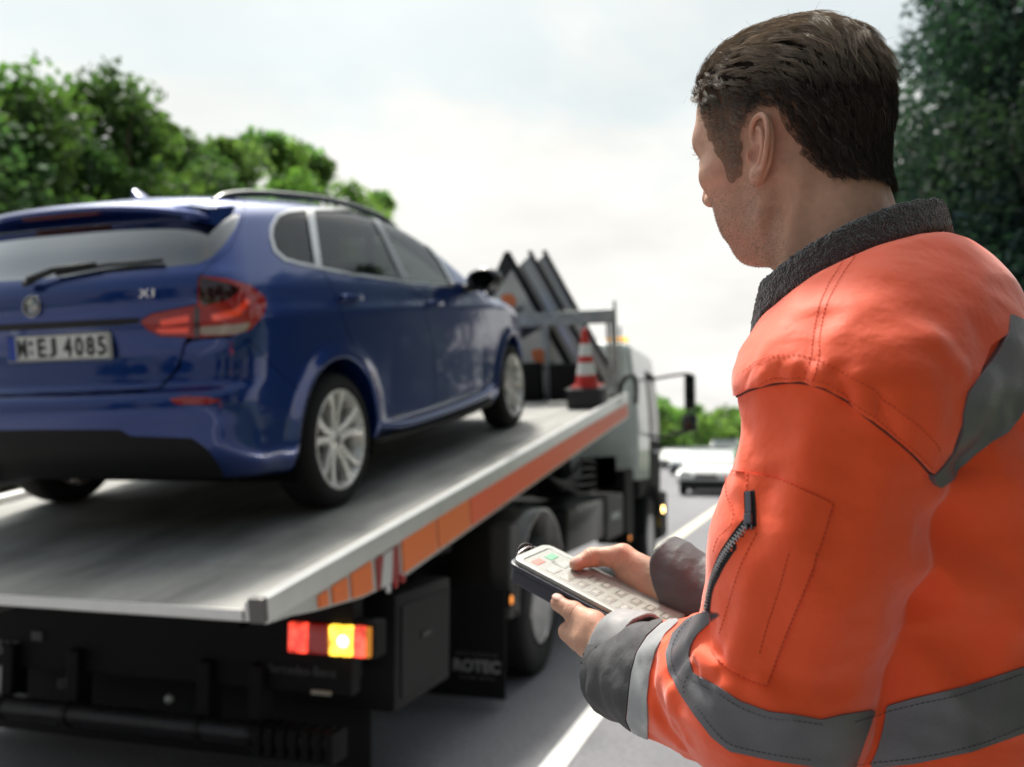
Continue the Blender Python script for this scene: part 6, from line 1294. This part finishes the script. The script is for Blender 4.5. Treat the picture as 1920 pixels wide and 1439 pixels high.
# ---- trousers and boots (below the frame)
def trousers(P):
    q = c2b(P); hip = ell(q, (0, -.80, 0), (.14, .16, .18)); d = hip
    for s_ in (1, -1):
        d = smin(d, cone(q, (.0, -.86, s_*.095), (.03, -1.22, s_*.11), .098, .072), .03); d = smin(d, cone(q, (.03, -1.22, s_*.11), (-.01, -1.58, s_*.12), .072, .062), .02)
    return d
tV, tQ = surf_nets(trousers, (-.1, -1.85, .3), (.9, -.7, 1.4), .012); tN = vnorm(trousers, tV, .006); cobj('trousers', tV, tris(tQ), mat('trousers_grey', (.05, .05, .055), .85, bump=[('n', 60, .4, .006)]), man, N=tN)
for s_ in (1, -1):
    f_ = c2w(b2c((-.01, -1.60, s_*.12))); dirn = bF @ CM; dirn[2] = 0; dirn = nrm(dirn)
    def boot(P, f_=f_, dirn=dirn):
        a = np.array([f_[0], f_[1], .075]); d = cone(P, a+np.array([0, 0, .14]), a-dirn*.03, .058, .055); d = smin(d, cone(P, a-dirn*.05, a+dirn*.15, .055, .048), .03); return smax(d, .003-P[:, 2], .004)
    V, Q = surf_nets(boot, (f_[0]-.35, f_[1]-.35, -.05), (f_[0]+.35, f_[1]+.35, .35), .01); mobj('boot', V-FEET, tris(Q), mat('boot_leather', (.02, .018, .016), .5), man)
# ================================================================ remote control
remote = thing('remote_control', 'grey topped remote control with rows of push buttons held in both hands', 'remote control', c2w(r2c((RL/2, RWd/2, -RT))))
RBASE = np.array(remote.location)
def rr_sdf(P, o, r0, z0, z1, k):
    q = (P-RA) @ RM.T; x, y, z = q[:, 0], q[:, 1], q[:, 2]; cx2, cy2 = RL/2, RWd/2
    dx_ = np.abs(x-cx2)-(RL/2-r0)-o; dy_ = np.abs(y-cy2)-(RWd/2-r0)-o; d = np.hypot(np.maximum(dx_, 0), np.maximum(dy_, 0))+np.minimum(np.maximum(dx_, dy_), 0)-r0
    return smax(d, np.maximum(z-z1, z0-z), k)
def rpart(name, f, m, h=.0016, par=None):
    V, Q = surf_nets(f, np.minimum.reduce([RA, RD, RB_, RA-rn*RT, r2c((RL, RWd, 0))])-.03, np.maximum.reduce([RA, RD, RB_, r2c((RL, RWd, 0))])+.03, h); N = vnorm(f, V, h*.6); return cobj(name, V, tris(Q), m, par or remote, N=N, base=RBASE)
m_case = mat('remote_case', (.012, .014, .030), .38, noise=(30, .1), bump=[('n', 600, .15, .0006)]); m_face = mat('remote_face', (.30, .31, .285), .36, metal=.3, rnoise=(60, .06), bump=[('n', 900, .1, .0003)])
rpart('case', lambda P: smin(rr_sdf(P, .0015, .014, -RT, -.010, .006), rr_sdf(P, .0035, .014, -.0105, -.0048, .0028), .002), m_case)
fc_ = rpart('face_plate', lambda P: smax(rr_sdf(P, -.0008, .014, -.0070, .0012, .0022), -rr_sdf(P + ra*(-.004), -.0095, .006, .0002, .02, .0004), .0004), m_face, .0011)
def rbox(name, c0, c1, z0, z1, m, par, bev=.0004, base=RBASE):
    b = MB().box((c0[0], c0[1], z0), (c1[0], c1[1], z1), None, bev); V = np.concatenate(b.V); return cobj(name, r2c(V), [f for f in b.F], m, par, smooth=False, base=base)
pl_ = rbox('keypad_panel', (.0135, .0095), (RL-.0055, RWd-.0095), -.001, .00055, mat('keypad_membrane', (.31, .33, .30), .3, rnoise=(80, .05)), fc_, .0003)
# keypad recess shade painted as a dark line along the far and top edges
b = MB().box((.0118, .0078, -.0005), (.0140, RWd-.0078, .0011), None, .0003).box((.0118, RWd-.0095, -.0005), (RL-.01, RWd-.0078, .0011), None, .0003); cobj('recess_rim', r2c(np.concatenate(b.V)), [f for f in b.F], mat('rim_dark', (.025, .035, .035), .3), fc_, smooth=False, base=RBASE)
near_px = [(1039, 1069), (1065, 1083), (1091, 1096), (1117, 1110), (1143, 1124), (1170, 1139), (1198, 1154), (1227.5, 1168)]; far_px = [(1059, 1059), (1086, 1071), (1112.6, 1086), (1137, 1098), (1164, 1113), (1192, 1128), (1219, 1141), (1248, 1156)]
m_key = mat('key_film', (.34, .35, .315), .22, coat=.4, rnoise=(90, .08)); m_keyl = mat('key_outline', (.10, .10, .09), .5); m_keyin = mat('key_well', (.13, .13, .11), .3, rnoise=(120, .1))
def key(px, py, m, w_=.0128, h_=.0158, dark=.0, outline=True):
    q = px2r(px, py, .0006); s, t = q[0], q[1]
    if outline:
        ob = rbox('key', (s-w_/2-.0010, t-h_/2-.0010), (s+w_/2+.0010, t+h_/2+.0010), .0004, .00085, m_keyl, remote, .0003)
        rbox('key_border', (s-w_/2-.0006, t-h_/2-.0006), (s+w_/2+.0006, t+h_/2+.0006), .0005, .00105, m_key, ob, .0003)
        rbox('key_cap', (s-w_/2+.0012, t-h_/2+.0012), (s+w_/2-.0012, t+h_/2-.0012), .0006, .00115, m, ob, .0002)
        rbox('key_sheen', (s-w_/2+.0030, t-h_/2+.0030), (s+w_/2-.0022, t+h_/2-.0022), .0008, .00135, m_key, ob, .0002)
        return ob
    return rbox('key', (s-w_/2, t-h_/2), (s+w_/2, t+h_/2), .0004, .0012, m, remote, .0003)
for i, p in enumerate(near_px): key(*p, m_keyin if i > 1 else m_key)
for i, p in enumerate(far_px): key(*p, m_key if i == 0 else (mat('key_black', (.02, .02, .02), .3) if i == 1 else mat('key_well_dark', (.06, .06, .052), .3, rnoise=(120, .1))))
key(1009.5, 1053.6, mat('key_red', (.80, .16, .12), .35), .0120, .0165, outline=False); key(1034.5, 1044.6, mat('key_green', (.12, .42, .22), .35), .0120, .0165, outline=False)
# small switch symbol between the first keys, wrist strap at the far end
q = px2r(1042, 1056, .0006); b = MB()
for a0, a1 in (((-.004, -.004), (-.001, -.001)), ((-.001, -.001), (.002, -.004)), ((.002, -.004), (.004, .001)), ((-.006, .000), (-.003, .003))): b.tube([(q[0]+a0[0], q[1]+a0[1], .0008), (q[0]+a1[0], q[1]+a1[1], .0008)], .0003, 5)
cobj('key_symbol', r2c(np.concatenate(b.V)), [f for f in b.F], m_keyl, remote, base=RBASE)
st_ = MB().tube(catmull([(-.002, .030, -.012), (-.010, .028, -.004), (-.013, .036, .002), (-.010, .046, .003), (-.004, .052, -.002), (-.001, .056, -.012)], 6), .0021, 8)
cobj('wrist_strap', r2c(np.concatenate(st_.V)), [f for f in st_.F], mat('strap_black', (.015, .015, .016), .6), remote, base=RBASE)
st_ = MB().tube(catmull([(-.001, .020, -.010), (-.007, .024, -.004), (-.006, .044, .001), (-.001, .062, -.004)], 6), .0011, 8)
cobj('strap_ring', r2c(np.concatenate(st_.V)), [f for f in st_.F], m_satin if 'satin_trim' in MATS else mat('satin_trim', (.55, .55, .55), .28, metal=1.0), remote, base=RBASE)
